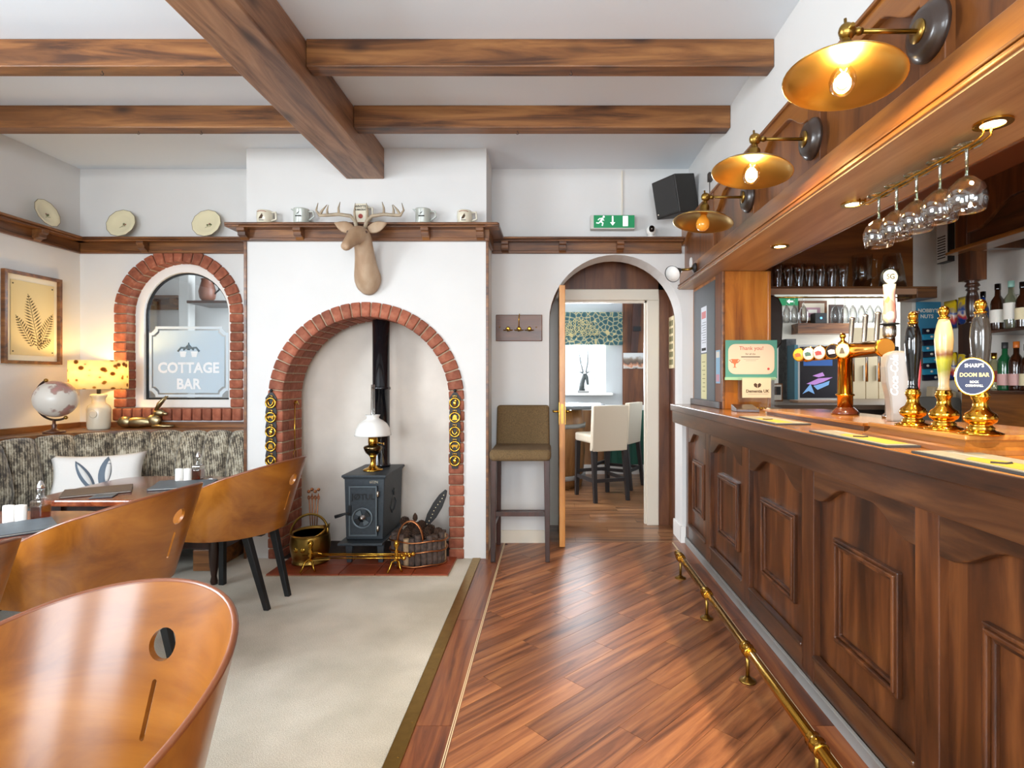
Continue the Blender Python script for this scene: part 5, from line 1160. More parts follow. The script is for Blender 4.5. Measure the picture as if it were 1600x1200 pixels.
MB().cyl((0, 0, .26), (0, 0, .31), .012, .014, n=12).build('lamp_holder', M['black'], tl)
def mk_shade():
    t = NT('lamp_shade_fabric'); v = t.n('ShaderNodeTexVoronoi', Scale=17.0); t.l(t.coord((1, 1, 1.25)), v.inputs['Vector'])
    c = t.ramp(v.outputs['Distance'], [(.20, L('8a5a18')), (.30, L('b98a30')), (.36, L('f6e7b0')), (1, L('fbf0c8'))])
    t.l(c, t.b.inputs['Base Color']); t.p(Roughness=.8); t.l(c, t.b.inputs['Emission Color']); t.b.inputs['Emission Strength'].default_value = .08
    tr = t.n('ShaderNodeBsdfTranslucent'); t.l(c, tr.inputs[0]); mx = t.n('ShaderNodeMixShader'); mx.inputs[0].default_value = .5
    t.l(t.b.outputs[0], mx.inputs[1]); t.l(tr.outputs[0], mx.inputs[2]); t.l(mx.outputs[0], t.out.inputs[0]); return t.m
ring_o = [(.178*math.cos(2*PI*k/40), .178*math.sin(2*PI*k/40)) for k in range(40)]; ring_i = [(x*.988, y*.988) for x, y in ring_o]
mb = MB().ring(ring_o, ring_i, .30, .51, 'z'); mb.sm = [True]*len(mb.f); mb.build('lamp_shade', mk_shade(), tl, bevel=.0)
MB().ball((0, 0, .37), .035, 12).build('bulb', plain('warm_bulb', 'ffe2a0', .3, emis=8, ecol='ffc870'), tl)
l = bpy.data.lights.new('table_lamp_light', 'POINT'); l.energy = 8; l.color = (1, .66, .26); l.shadow_soft_size = .04
lo = bpy.data.objects.new('table_lamp_light', l); COL.objects.link(lo); lo.location = (-3.37, 4.155, ZL+.43)
hr = thing('hare_figure', 'bronze lying hare ornament with raised ears on the ledge', 'ornament', (-3.06, 4.25, ZL+.003), rz=math.radians(8)); hr.scale = (1.45, 1.0, 1.3)
BZ = plain('bronze_pewter', 'a08f6c', .3, 1.0, noise=.25, nscale=40)
MB().ball((-.05, 0, .032), .034, 14, (2.4, .9, .95)).ball((-.115, .0, .034), .036, 12, (1.1, .9, .95)).ball((.02, 0, .04), .030, 12, (1.3, .85, 1.25)).ball((.045, 0, .085), .022, 12, (1.35, .8, 1)).ball((.072, 0, .080), .012, 8, (1.4, .8, .8)).tube([(.02, .012, .05), (.035, .008, .08)], [.02, .018], 8).tube([(.02, .02, .008), (.11, .02, .008)], [.011, .007], 8).tube([(.02, -.02, .008), (.115, -.02, .008)], [.011, .007], 8).tube([(-.12, .025, .012), (-.05, .03, .010)], .014, 8).build('body', BZ, hr)
for s in (-1, 1): MB().tube([(.03, s*.007, .10), (.05, s*.012, .14), (.085, s*.014, .185)], [.006, .011, .003], 8).build('ear', BZ, hr)
# ---- plates on the rail
PL = plain('plate_cream', 'e6dcb8', .2, coat=.4); PLR = plain('plate_edge', '6a5638', .4); PF = plain('plate_flower', 'a06a5c', .6); PG = plain('plate_leaf', '6a7048', .6)
def plate(label, loc, rz, r=.088, tilt=74):
    t = thing('plate', label, 'plate', loc, rz, 'cream plates on the rail')
    T_ = Matrix.Translation((0, 0, r)) @ Matrix.Rotation(math.radians(tilt), 4, 'X')
    m = MB().lathe([(.0005, -.012), (r*.5, -.012), (r*.62, -.006), (r*.98, .004), (r, .007), (r*.97, .008), (r*.62, -.001), (r*.52, -.007), (.0005, -.007)], 12).xf(T_); m.build('dish', PL, t)
    m = MB().tube([(r*math.cos(2*PI*k/12), r*math.sin(2*PI*k/12), .0072) for k in range(12)], .0016, 5, closed=True).xf(T_); m.build('edge_line', PLR, t)
    for k in range(5):
        a = random.uniform(-.5, 1.2); q = random.uniform(.012, .03); m = MB().ball((.006+q*math.sin(a), -.018+q*math.cos(a)*.6, -.0055), random.uniform(.006, .010), 8, (1, 1, .2)).xf(T_); m.build('painted_flower', PF if k % 2 else PG, t)
    m = MB().tube([(-.012, -.034, -.006), (.004, -.022, -.006), (.014, -.003, -.006)], .0012, 5).tube([(.004, -.025, -.006), (.03, -.022, -.006)], .0012, 5).xf(T_); m.build('painted_stem', PG, t)
ZS = 2.3645
plate('cream plate on the left wall rail', (XL+.075, 3.98, ZS), math.radians(90), .10, 74)
plate('cream plate on the rail left of the arched window crown', (X(192, 4.30), 4.285, ZS), 0, .112, 76); plate('cream plate on the rail between the arched window and the breast', (X(325, 4.30), 4.285, ZS), 0, .112, 76)
# ================================================================ fireplace
sv = thing('wood_stove', 'small cast iron wood burning stove on legs in the fireplace', 'stove', (-1.273, 3.81, .0205))
IR = M['iron']; hw = .138
MB().hexa([(-hw+.012, .0, .16), (hw-.012, .0, .16), (hw-.012, .46, .16), (-hw+.012, .46, .16), (-hw, .0, .585), (hw, .0, .585), (hw, .46, .585), (-hw, .46, .585)]).build('body', IR, sv, bevel=.006)
MB().box(-hw-.014, hw+.014, -.018, .478, .585, .603).box(-hw-.006, hw+.006, -.008, .468, .575, .586).build('top_plate', IR, sv, bevel=.005)
MB().box(-hw-.016, hw+.010, -.085, .46, .140, .158).build('ash_lip', IR, sv, bevel=.005)
for x in (-hw+.03, hw-.03):
    for y in (.02, .42):
        MB().hexa([(x-.016, y-.012, 0), (x+.016, y-.012, 0), (x+.016, y+.014, 0), (x-.016, y+.014, 0), (x-.026, y-.016, .14), (x+.026, y-.016, .14), (x+.026, y+.02, .14), (x-.026, y+.02, .14)]).build('leg', IR, sv, bevel=.003)
dr = MB().box(-.098, .094, -.022, .0, .190, .530).build('door', IR, sv, bevel=.006)
MB().ring([(-.098, .19), (.094, .19), (.094, .53), (-.098, .53)], [(-.088, .2), (.084, .2), (.084, .52), (-.088, .52)], -.028, -.02, 'y').build('door_rim', M['iron_highlight'], dr, bevel=.002)
dc_ = (-.004, -.022, .315)
MB().ring([(dc_[0]+.072*math.cos(2*PI*k/32), dc_[2]+.072*math.sin(2*PI*k/32)) for k in range(32)], [(dc_[0]+.060*math.cos(2*PI*k/32), dc_[2]+.060*math.sin(2*PI*k/32)) for k in range(32)], -.036, -.02, 'y').build('vent_ring', M['iron_highlight'], dr, bevel=.003)
for k in range(4):
    a = PI/2*k+.2; pts = [(dc_[0]+.026*math.cos(a+d), dc_[2]+.026*math.sin(a+d)) for d in (0, .3, .6, .85)]+[(dc_[0]+.054*math.cos(a+d), dc_[2]+.054*math.sin(a+d)) for d in (.85, .6, .3, 0)]
    MB().prism(pts, -.034, -.022, 'y').build('vent_blade', M['iron_highlight'] if k % 2 else M['black'], dr)
MB().lathe([(.026, -.030), (.026, -.036), (.012, -.042), (.010, -.05), (.0005, -.052)], 16, (dc_[0], 0, dc_[2]), 'y').build('vent_knob', M['chrome'], dr)
text('lettering', 'JØTUL', M['black'], dr, (.0, -.0235, .455), R90, .055, .003, bold=.001); text('lettering', '602N', M['steel'], sv, (.065, -.001, .553), R90, .026, .002)
MB().tube([(-.088, -.028, .345), (-.12, -.04, .345), (-.15, -.04, .335), (-.185, -.04, .325)], [.008, .008, .011, .012], 8).box(-.10, -.08, -.034, -.02, .33, .40).build('door_handle', M['black'], dr)
for z in (.24, .475): MB().cyl((.098, -.022, z-.02), (.098, -.022, z+.02), .010, n=10).build('hinge', M['steel'], dr)
m = MB()
for pts in ([(.06, .34), (.10, .40), (.16, .40), (.20, .36), (.16, .31), (.10, .30)], ): m.tube([(hw-.006, p[0]+.10, p[1]) for p in pts], .006, 6, closed=True)
m.tube([(hw-.002, .23, .42), (hw-.002, .23, .47)], .006, 6).tube([(hw-.002, .20, .45), (hw-.002, .26, .45)], .006, 6).build('side_relief', IR, sv)
fp_ = MB().lathe([(.068, .603), (.068, .625), (.064, .63), (.064, 1.18), (.070, 1.18), (.070, 1.195), (.066, 1.20), (.063, 1.205), (.063, 1.76)], 24, (.005, .36, 0)).build('flue_pipe', M['enamel'], sv)
# ---- oil lamp on the stove
ol = thing('oil_lamp', 'brass oil lamp with white glass dome shade on the stove', 'lamp', (-1.275, 4.0, .0205+.6035))
MB().lathe([(.068, 0), (.070, .006), (.060, .012), (.034, .022), (.020, .04), (.016, .07), (.022, .095), (.030, .11)], 28).build('base', M['brass'], ol)
MB().lathe([(.028, .108), (.050, .125), (.062, .15), (.066, .165), (.060, .175), (.035, .182), (.030, .186)], 28).build('oil_font', plain('font_bronze', '6a5a40', .2, 1.0), ol)
MB().lathe([(.030, .184), (.034, .20), (.032, .24), (.026, .245)], 20).cyl((.03, 0, .20), (.075, 0, .19), .004, n=6).lathe([(.010, 0), (.010, .004)], 10, (.075, 0, .19), 'x').build('burner', M['brass'], ol)
sh_o = [(.128, .25), (.127, .262), (.118, .30), (.098, .335), (.070, .358), (.048, .37), (.042, .378), (.048, .392), (.054, .398)]
MB().lathe(sh_o+[(r-.003, z-.001) for r, z in sh_o[::-1]], 32).build('glass_shade', plain('opal_glass', 'f2f0ea', .12, coat=.6), ol)
MB().lathe([(.022, .245), (.026, .29), (.016, .36), (.014, .615), (.0125, .615), (.0145, .36), (.024, .29), (.020, .245)], 18).build('chimney', M['glass'], ol)
# ---- coal scuttle
cs = thing('coal_scuttle', 'round brass coal scuttle with swing handle left of the stove', 'coal scuttle', (-1.655, 3.84, .0205))
pr = [(.105, 0), (.118, .003), (.120, .014), (.112, .022), (.120, .05), (.130, .10), (.132, .14), (.126, .18), (.120, .20)]
MB().lathe(pr, 32).build('bucket', M['brass_old'], cs)
def rimz(a): return .205+.055*max(0, math.cos(a-.1))**3+.012*math.sin(a)
rg = [[(r*math.cos(2*PI*k/32), r*math.sin(2*PI*k/32), (.195 if i == 0 else rimz(2*PI*k/32))) for k in range(32)] for i, r in enumerate((.121, .128))]
rg.append([(.120*math.cos(2*PI*k/32), .120*math.sin(2*PI*k/32), rimz(2*PI*k/32)-.004) for k in range(32)]); rg.append([(.112*math.cos(2*PI*k/32), .112*math.sin(2*PI*k/32), .10) for k in range(32)])
MB().sweep(rg, cap=False).build('lip', M['brass_old'], cs); MB().prism([(.110*math.cos(2*PI*k/20), .110*math.sin(2*PI*k/20)) for k in range(20)], .17, .2).build('coal', M['soot'], cs)
MB().tube([(-.128*math.cos(PI*k/16)-.0, -.02+.03*math.sin(PI*k/16), .20+.125*math.sin(PI*k/16)) for k in range(17)], .0085, 8).build('handle', M['brass_old'], cs)
for a in (-1.9, -1.55, -1.2): MB().ball((.128*math.cos(a), .128*math.sin(a), .115), .02, 8, (1, .35, .9)).build('embossing', M['brass'], cs)
# ---- stand of fire irons behind the scuttle
fi_ = thing('fire_irons', 'cluster of fire irons with ring tops behind the coal scuttle', 'fire irons', (-1.76, 4.14, .0125))
MB().lathe([(.05, 0), (.05, .01), (.012, .02)], 16).build('base', M['brass_old'], fi_)
for k in range(4):
    x = -.036+k*.024; MB().cyl((x*.4, 0, .015), (x, 0, .40+.015*(k % 2)), .004, n=6).ball((x, 0, .43+.015*(k % 2)), .013, 8).tube([(x+.009*math.cos(2*PI*j/10), 0, .385+.014*math.sin(2*PI*j/10)) for j in range(10)], .003, 5, closed=True).build('iron', M['copper'], fi_)
# ---- log basket
lb = thing('log_basket', 'oval log basket with split bark staves and arched handle right of the stove', 'basket', (-.905, 3.83, .0205))
SX, SY = .185, .125
NS = 26
for k in range(NS):
    a = 2*PI*k/NS; x, y = SX*math.cos(a), SY*math.sin(a)*1.0
    MB().lathe([(.020, 0), (.023, .05), (.0225, .15), (.021, .195+.018*math.sin(k*2.3))], 8, (x*.90, y*.88, .004)).build('stave', M['bark'] if k % 9 else M['logend'], lb)
for z, e in ((.012, 1.03), (.105, 1.06), (.172, 1.075)): MB().tube([(SX*e*math.cos(2*PI*k/32), (SY*e+.006)*math.sin(2*PI*k/32), z+.004*math.sin(k)) for k in range(32)], .0055, 6, closed=True).build('hoop', M['copper'], lb)
B('basket_floor', M['bark'], lb, -.14, .14, -.09, .09, .002, .02)
for dy in (-.005, .008): MB().tube([(-.085*math.cos(PI*k/14)-.03, -SY+.012+dy, .17+.14*math.sin(PI*k/14)) for k in range(15)], .006, 6).build('handle', M['copper'], lb)
CN = plain('pine_cone', '3f2a1c', .9, noise=.4, nscale=60, bump=.6); random.seed(3)
cone = None
for k in range(15):
    loc = (-.905+(k % 5-2)*.066, 3.83+(k//5-1)*.066, .0205+.195+random.uniform(0, .02)+.012*(2-abs(k % 5-2)))
    if k in (0, 4, 10, 14): loc = (-.905+(k % 5-2)*.052, 3.83+(k//5-1)*.03, .0205+.275) if k in (10,) else (loc[0]*.0-.905+(k % 5-2)*.058, loc[1], loc[2]-.03)
    if cone is None:
        m = MB()
        for j in range(7):
            rr = .026*math.sin(PI*(j+1)/8.2)
            for i in range(8): b_ = 2*PI*i/8+j*.4; m.ball((rr*math.cos(b_), rr*math.sin(b_), -.026+j*.009), .0085, 6, (1.2, 1.2, .55))
        m.lathe([(.004, -.032), (.014, -.02), (.015, .01), (.004, .036)], 8)
        cone = tag(m.build('pine_cone', CN, None, loc, rot=(random.uniform(0, 3), random.uniform(0, 3), 0)), 'brown pine cone heaped in the log basket', 'pine cone', 'pine cones in the log basket')
    else: inst(cone, 'pine_cone', None, loc, (random.uniform(0, 3), random.uniform(0, 3), 0), (1.0,)*3)
tag(MB().lathe([(.0005, 0), (.012, .004), (.018, .02), (.015, .04), (.006, .055), (.0005, .06)], 8).build('fir_bud', CN, None, (-.935, 3.85, .0205+.275)), 'upright dark cone standing above the log basket', 'pine cone')
bw = thing('bellows', 'dark stitched leather sheath leaning beside the log basket', 'sheath', (-.985, 3.93, .06), rot=(0, 0, 0))
ax_ = Matrix.Rotation(math.radians(30), 4, 'Y')
m = MB().prism([(-.012, .20), (.012, .20), (.035, .30), (.036, .38), (.022, .46), (.006, .50), (-.010, .50), (-.028, .45), (-.036, .38), (-.034, .29)], -.008, .008, 'y').xf(ax_); m.build('leather', M['leather'], bw, bevel=.003)
m = MB().cyl((0, 0, 0), (0, 0, .21), .010, n=8).xf(ax_); m.build('grip', M['black'], bw)
for k in range(10): m = MB().ball((.004*math.sin(k), -.009, .23+k*.026), .004, 6).xf(ax_); m.build('stitch', M['cream'], bw)
# ---- fire dogs with tools laid across
FD = M['brass']
for k, (x, lab) in enumerate(((-1.575, 'brass fire dog with knobbed post before the coal scuttle'), (-1.01, 'brass fire dog with knobbed post before the log basket'))):
    t = thing('fire_dog', lab, 'fire dog', (x, 3.655, .0205), 0, 'brass fire dogs')
    MB().lathe([(.012, .075), (.010, .09), (.015, .10), (.008, .112), (.016, .128), (.008, .142), (.012, .155), (.018, .170), (.018, .182), (.012, .196), (.0005, .202)], 16).build('post', FD, t)
    MB().cyl((0, -.03, .078), (0, .035, .078), .008, n=8).build('bar', FD, t)
    for dx, dy in ((-.045, -.05), (.045, -.03), (.0, .03)): MB().tube([(0, dy*.3, .078), (dx*.5, dy*.7, .065), (dx*.7, dy, .03), (dx, dy*1.1, .004)], [.006, .006, .005, .007], 8).build('foot', FD, t)
zt_ = .0205+.091
def tool(name, label, pts, rs, kind):
    t = thing(name, label, 'fire tool', (0, 0, 0), 0, 'fire tools laid on the fire dogs')
    MB().tube(pts, rs, 8).build('shaft', FD, t)
    e = Vector(pts[-1]); MB().ball(tuple(e), .015, 10).ball(tuple(e+Vector((-.03, .002, 0))), .010, 8).ball(tuple(e+Vector((-.05, .003, 0))), .012, 8).build('knob', FD, t)
    s = Vector(pts[0])
    if kind == 'shovel': MB().hexa([(s.x-.10, s.y-.035, s.z-.012), (s.x+.01, s.y-.02, s.z-.006), (s.x+.01, s.y+.02, s.z-.006), (s.x-.10, s.y+.035, s.z-.012), (s.x-.10, s.y-.037, s.z-.002), (s.x+.01, s.y-.02, s.z+.002), (s.x+.01, s.y+.02, s.z+.002), (s.x-.10, s.y+.037, s.z-.002)]).build('pan', M['brass_old'], t, bevel=.003)
    if kind == 'tongs': MB().tube([tuple(s), tuple(s+Vector((-.04, .012, .004))), tuple(s+Vector((-.09, -.004, 0)))], .005, 6).build('jaw', FD, t)
tool('fire_shovel', 'brass fire shovel laid across the fire dogs', [(-1.44, 3.628, zt_), (-.955, 3.63, zt_)], [.005, .005], 'shovel'); tool('fire_poker', 'brass poker laid across the fire dogs', [(-1.64, 3.682, zt_+.002), (-.93, 3.675, zt_+.002)], [.004, .005], ''); tool('fire_tongs', 'brass fire tongs laid across the fire dogs behind the poker', [(-1.50, 3.655, zt_+.020), (-.90, 3.652, zt_+.020)], [.004, .005], 'tongs')
# ---- horse brasses on leather straps, chain tool
def strap(x, label, top, n, seed):
    random.seed(seed); t = thing('horse_brass_strap', label, 'horse brasses', (x, YF-.020, 0))
    zb = top-n*.102-.03
    out = [(-.012, top), (.012, top)]+[(.040-.010*(i % 2), top-.04-i*.051) for i in range(2*n)]+[(.02, zb), (-.02, zb)]+[(-.040+.010*(i % 2), top-.04-i*.051) for i in range(2*n-1, -1, -1)]
    MB().prism(out, -.006, 0, 'y').build('strap', M['leather'], t); MB().ball((0, -.004, top+.012), .012, 8).build('hook', M['black'], t)
    for i in range(n):
        z = top-.075-i*.102; r = .034; c = M['brass']
        MB().tube([(r*math.cos(2*PI*k/18), -.011, z+r*math.sin(2*PI*k/18)) for k in range(18)], .0068, 6, closed=True).tube([(-.010, -.010, z+r), (-.012, -.010, z+r+.016), (.012, -.010, z+r+.016), (.010, -.010, z+r)], .004, 6).build('brass_ring', c, t)
        k = (i+seed) % 4
        if k == 0: MB().ball((0, -.010, z-.004), .018, 8, (.8, .3, 1.1)).ball((.006, -.010, z+.016), .010, 8, (1, .4, 1)).build('brass_figure', c, t)
        elif k == 1: MB().prism([(-.022, z-.018), (.022, z-.018), (.016, z-.010), (.012, z+.012), (0, z+.02), (-.012, z+.012), (-.016, z-.010)], -.013, -.008, 'y').build('brass_figure', c, t)
        elif k == 2: MB().tube([(-.018, -.010, z+.016), (-.014, -.010, z-.008), (0, -.010, z-.02), (.014, -.010, z-.008), (.018, -.010, z+.016)], .006, 6).build('brass_figure', c, t)
        else: MB().prism([(-.026, z+.004), (-.010, z+.012), (.012, z+.010), (.026, z+.018), (.020, z-.002), (.014, z-.018), (.006, z-.004), (-.010, z-.004), (-.016, z-.018), (-.020, z-.004)], -.013, -.008, 'y').build('brass_figure', c, t)
strap(X(424, 3.94), 'leather strap of horse brasses on the left fireplace jamb', 1.185, 5, 2); strap(X(711, 3.94), 'leather strap of horse brasses on the right fireplace jamb', 1.185, 5, 4)
hk = thing('hanging_fork', 'long brass toasting fork hanging inside the left brick jamb', 'toasting fork', (BA-BR+.012, 4.11, 0))
MB().tube([(0, 0, 1.10), (0, -.004, .90), (0, 0, .76)], .0045, 8).build('shaft', M['brass'], hk); MB().tube([(0, -.02, .70), (0, -.02, .74), (0, 0, .76), (0, .02, .74), (0, .02, .70)], .003, 6).build('prongs', M['brass'], hk); MB().ball((.006, 0, 1.11), .012, 8).tube([(.01, -.03, 1.10), (.014, 0, 1.115), (.01, .035, 1.09)], .007, 6).build('finial', M['brass'], hk)
# ---- deer head on the chimney breast
dh = thing('deer_head', 'carved pale stag head with antlers mounted above the fireplace arch', 'wall ornament', (X(577, 3.96), YF, 1.93))
def mk_deer():
    t = NT('deer_resin'); nz = t.n('ShaderNodeTexNoise', Scale=6.0, Detail=5.0); t.l(t.coord((1, 1, .4)), nz.inputs['Vector'])
    t.l(t.ramp(nz.outputs[0], [(.32, L('8a6b50')), (.5, L('a98a6c')), (.68, L('c3ab90'))]), t.b.inputs['Base Color']); t.p(Roughness=.6); t.bump(nz.outputs[0], .15); return t.m
DM = mk_deer()
def ell_ring(c, d, rx, rz, n=16):                 # ellipse round c in the plane square to d
    d = Vector(d).normalized(); u = Vector((1, 0, 0)); u = (u-d*u.dot(d)).normalized(); v = d.cross(u)
    return [tuple(Vector(c)+u*rx*math.cos(2*PI*k/n)+v*rz*math.sin(2*PI*k/n)) for k in range(n)]
secs = [((.0, -.001, .045), (0, -1, 0), .08, .105), ((0, -.022, .045), (0, -1, .1), .098, .118), ((.002, -.055, .075), (0, -.5, 1), .092, .095), ((.004, -.085, .14), (0, -.30, 1), .076, .078), ((.006, -.115, .21), (0, -.35, 1), .066, .068),
        ((.006, -.14, .27), (0, -.5, 1), .062, .066), ((.004, -.17, .32), (-.05, -.9, .7), .066, .068), ((-.004, -.215, .328), (-.15, -1, .0), .068, .066), ((-.014, -.255, .300), (-.2, -1, -.5), .056, .056), ((-.028, -.295, .258), (-.2, -1, -.6), .042, .042), ((-.038, -.325, .226), (-.2, -1, -.5), .037, .035), ((-.044, -.345, .208), (-.2, -1, -.4), .035, .029), ((-.047, -.357, .202), (-.2, -1, -.4), .018, .014)]
MB().sweep([ell_ring(*s) for s in secs]).build('head', DM, dh, subsurf=1)
for s in (-1, 1):
    b0 = Vector((.0+s*.052, -.175, .362)); e_ = b0+Vector((s*.125-.005, .01, .050))
    rg = []
    for i in range(7):
        t_ = i/6; c_ = b0+(e_-b0)*t_; w_ = .040*math.sin(PI*min(1, .18+t_*.8))+.002; rg.append(ell_ring(c_, e_-b0, w_, .008, 10))
    MB().sweep(rg).build('ear', DM, dh)
    MB().ball((-.008+s*.062, -.228, .335), .010, 8).build('eye', plain('deer_eye', '5a4030', .3) if s < 0 else bpy.data.materials['deer_eye'], dh)
    bz = Vector((.0+s*.028, -.175, .375))
    q = [bz, bz+Vector((s*.012, .0, .05)), bz+Vector((s*.045, .01, .085)), bz+Vector((s*.125, .005, .095)), bz+Vector((s*.195, -.01, .085)), bz+Vector((s*.245, -.02, .080)), bz+Vector((s*.268, -.02, .115)), bz+Vector((s*.255, -.02, .165))]
    m = MB().tube(q, [.014, .013, .0125, .012, .0115, .010, .007, .002], 10)
    for i0, dv, ln in ((1, (s*-.02, -.01, 1), .12), (3, (s*-.12, -.02, 1), .085), (4, (s*-.1, -.03, 1), .07), (5, (s*-.55, .03, .8), .09)):
        p0 = q[i0]; d_ = Vector(dv).normalized(); m.tube([p0-d_*.004, p0+d_*ln*.5+Vector((s*.006, 0, 0)), p0+d_*ln], [.010, .0075, .002], 8)
    m.build('antler', plain('antler_bone', 'a5947c', .5, noise=.2, nscale=25) if s < 0 else bpy.data.materials['antler_bone'], dh)
# ---- jugs and mugs on the breast shelf
def jug(label, px, kind):
    Y = 3.90; t = thing('mug' if kind in 'm' else 'jug', label, 'mug' if kind == 'm' else 'jug', (X(px, Y), Y, ZS))
    if kind == 'm':
        MB().lathe([(.0005, 0), (.044, 0), (.050, .006), (.054, .045), (.052, .085), (.048, .090), (.044, .088), (.046, .03), (.0005, .012)], 24).build('body', M['ceramic'], t)
        MB().tube([(.048, -.01, .078), (.082, -.014, .078), (.086, -.014, .03), (.05, -.01, .018)], .0065, 8).build('handle', M['ceramic'], t)
        MB().tube([(.055*math.sin(a), -.055*math.cos(a), .072+.006*math.cos(a*2)) for a in (-.6, -.3, 0, .3, .6)], .002, 5).build('red_band', plain('mug_red', 'a85a48', .5) if 'mug_red' not in bpy.data.materials else bpy.data.materials['mug_red'], t)
        MB().prism([(-.016, .022), (.004, .026), (.012, .042), (.006, .060), (0, .050), (-.010, .036)], -.057, -.0525, 'y').build('bird_mark', DK, t); B('base_line', M['ink'], t, -.016, .016, -.0555, -.050, .012, .015)
    elif kind == 'j':
        G = plain('jug_grey', 'b9bdb4', .25, coat=.3) if 'jug_grey' not in bpy.data.materials else bpy.data.materials['jug_grey']
        MB().lathe([(.0005, 0), (.050, 0), (.052, .004), (.051, .095), (.053, .102), (.050, .102), (.048, .09), (.046, .012), (.0005, .010)], 24).hexa([(-.05, -.016, .085), (-.045, -.016, .085), (-.045, .016, .085), (-.05, .016, .085), (-.075, -.006, .104), (-.045, -.02, .102), (-.045, .02, .102), (-.075, .006, .104)]).build('body', G, t)
        MB().tube([(.05, -.005, .085), (.085, -.008, .085), (.092, -.008, .05), (.052, -.005, .022)], .006, 8).build('handle', G, t)
        MB().prism([(-.012, .058), (-.002, .060), (.006, .074), (-.001, .068)], -.055, -.049, 'y').build('bird_mark', M['ink'], t); text('lettering', 'FAMOUS', M['ink'], t, (0, -.0535, .045), R90, .014, .0012) if False else B('name_line', M['ink'], t, -.02, .02, -.0535, -.046, .040, .047)
    else:
        MB().box(-.040, .040, -.034, .034, 0, .135).build('body', M['ceramic'], t, bevel=.006); MB().tube([(.038, 0, .115), (.070, 0, .115), (.074, 0, .05), (.038, 0, .035)], .006, 8).build('handle', M['ceramic'], t)
        text('lettering', 'WHYTE', M['ink'], t, (0, -.0348, .112), R90, .024, .0006, sx=.9, bold=.0006); text('lettering', '& MACKAY', M['ink'], t, (0, -.0348, .090), R90, .017, .0006, sx=.9, bold=.0006)
        MB().lathe([(.016, 0), (.016, -.002)], 16, (0, -.034, .045), 'y').build('red_seal', plain('seal_red', 'a03a30', .5), t)
jug('cream mug with game bird mark at the left end of the breast shelf', 414, 'm'); jug('pale grey jug second from the left on the breast shelf', 471, 'j'); jug('tall square cream whisky jug behind the antlers', 566, 's'); jug('pale grey jug right of the antlers on the breast shelf', 661, 'j'); jug('cream mug with game bird mark at the right end of the breast shelf', 726, 'm')
# ---- right alcove: exit sign, camera, speaker, plug, coat hooks
es = thing('exit_sign', 'green running man exit sign with down arrow above the arch', 'exit sign', (X(957, 4.28), 4.285, 1.28+(592-358)/870*4.28))
MB().box(-.170, .170, -.012, .045, 0, .106).build('case', plain('sign_case', 'cfcac2', .4), es, bevel=.003); MB().box(-.145, .168, -.0145, -.012, .008, .104).build('face', M['green'], es)
MB().prism([(-.006, .098), (.006, .098), (.006, .05), (.02, .05), (0, .025), (-.02, .05), (-.006, .05)], -.016, -.0145, 'y').build('arrow', M['signwhite'], es); MB().box(.078, .118, -.016, -.0145, .02, .098).build('door_mark', M['signwhite'], es)
MB().ball((-.068, -.0155, .092), .0085, 8, (1, .15, 1)).tube([(-.075, -.0155, .082), (-.092, -.0155, .055)], .0085, 6).tube([(-.075, -.0155, .080), (-.100, -.0155, .078), (-.112, -.0155, .066)], .0042, 5).tube([(-.078, -.0155, .078), (-.066, -.0155, .062)], .0042, 5).tube([(-.092, -.0155, .056), (-.074, -.0155, .044), (-.080, -.0155, .022)], .0055, 5).tube([(-.094, -.0155, .054), (-.108, -.0155, .042), (-.126, -.0155, .046)], .0055, 5).build('running_man', M['signwhite'], es)
MB().box(.095-.004, .095+.004, .040, .055, .10, CEIL-2.432).build('conduit', M['white'], es) if False else MB().box(.076, .086, .052, .064, .10, .47).build('conduit', M['creamwood'], es)
cc = thing('security_camera', 'small white security camera on the rail beside the exit sign', 'camera', (X(1017, 4.28), 4.28, ZS))
MB().lathe([(.034, 0), (.034, .006), (.024, .018), (.010, .024)], 20).build('base', M['whitegloss'], cc); MB().ball((0, 0, .055), .037, 18, (1, 1, 1.1)).build('housing', M['whitegloss'], cc)
MB().prism(rrect(-.020, .020, .035, .084, .018), -.039, -.028, 'y').build('lens_plate', M['blackgloss'], cc); MB().ball((0, -.039, .058), .006, 8).build('lens', M['steel'], cc)
sp = thing('wall_speaker', 'black box loudspeaker high in the corner above the arch', 'speaker', (.945, 4.12, 2.49), rot=(math.radians(12), 0, math.radians(-58)))
MB().box(-.12, .12, -.10, .10, 0, .27).build('cabinet', plain('speaker_black', '26221f', .5), sp, bevel=.006); MB().box(-.108, .108, -.104, -.1, .012, .258).build('grille', M['darkgrey'], sp, bevel=.002); MB().ball((-.09, -.105, .03), .008, 8).build('logo', M['steel'], sp); MB().box(-.02, .02, .10, .15, .10, .16).build('bracket', M['black'], sp)
tag(MB().box(-.025, .0, -.02, .02, 0, .055).cyl((-.015, 0, 0), (-.015, 0, -.10), .003, n=6).build('power_adapter', plain('adapter', '3a302a', .5), None, (XR-.001, 3.72, 2.60)), 'small black power adapter with cable on the right wall', 'adapter')
ck = thing('coat_hooks', 'square wooden coat hook board with brass hooks left of the arch', 'coat hooks', (X(811, 4.34), YB-.001, 1.28+(592-533)/870*4.34))
MB().box(-.18, .18, -.02, 0, 0, .205).build('board', wood('hook_board', '4f2c14', '6b3e1e', '7b4c28', 'x', 4, 8, .4, .2, .03, .02), ck, bevel=.004)
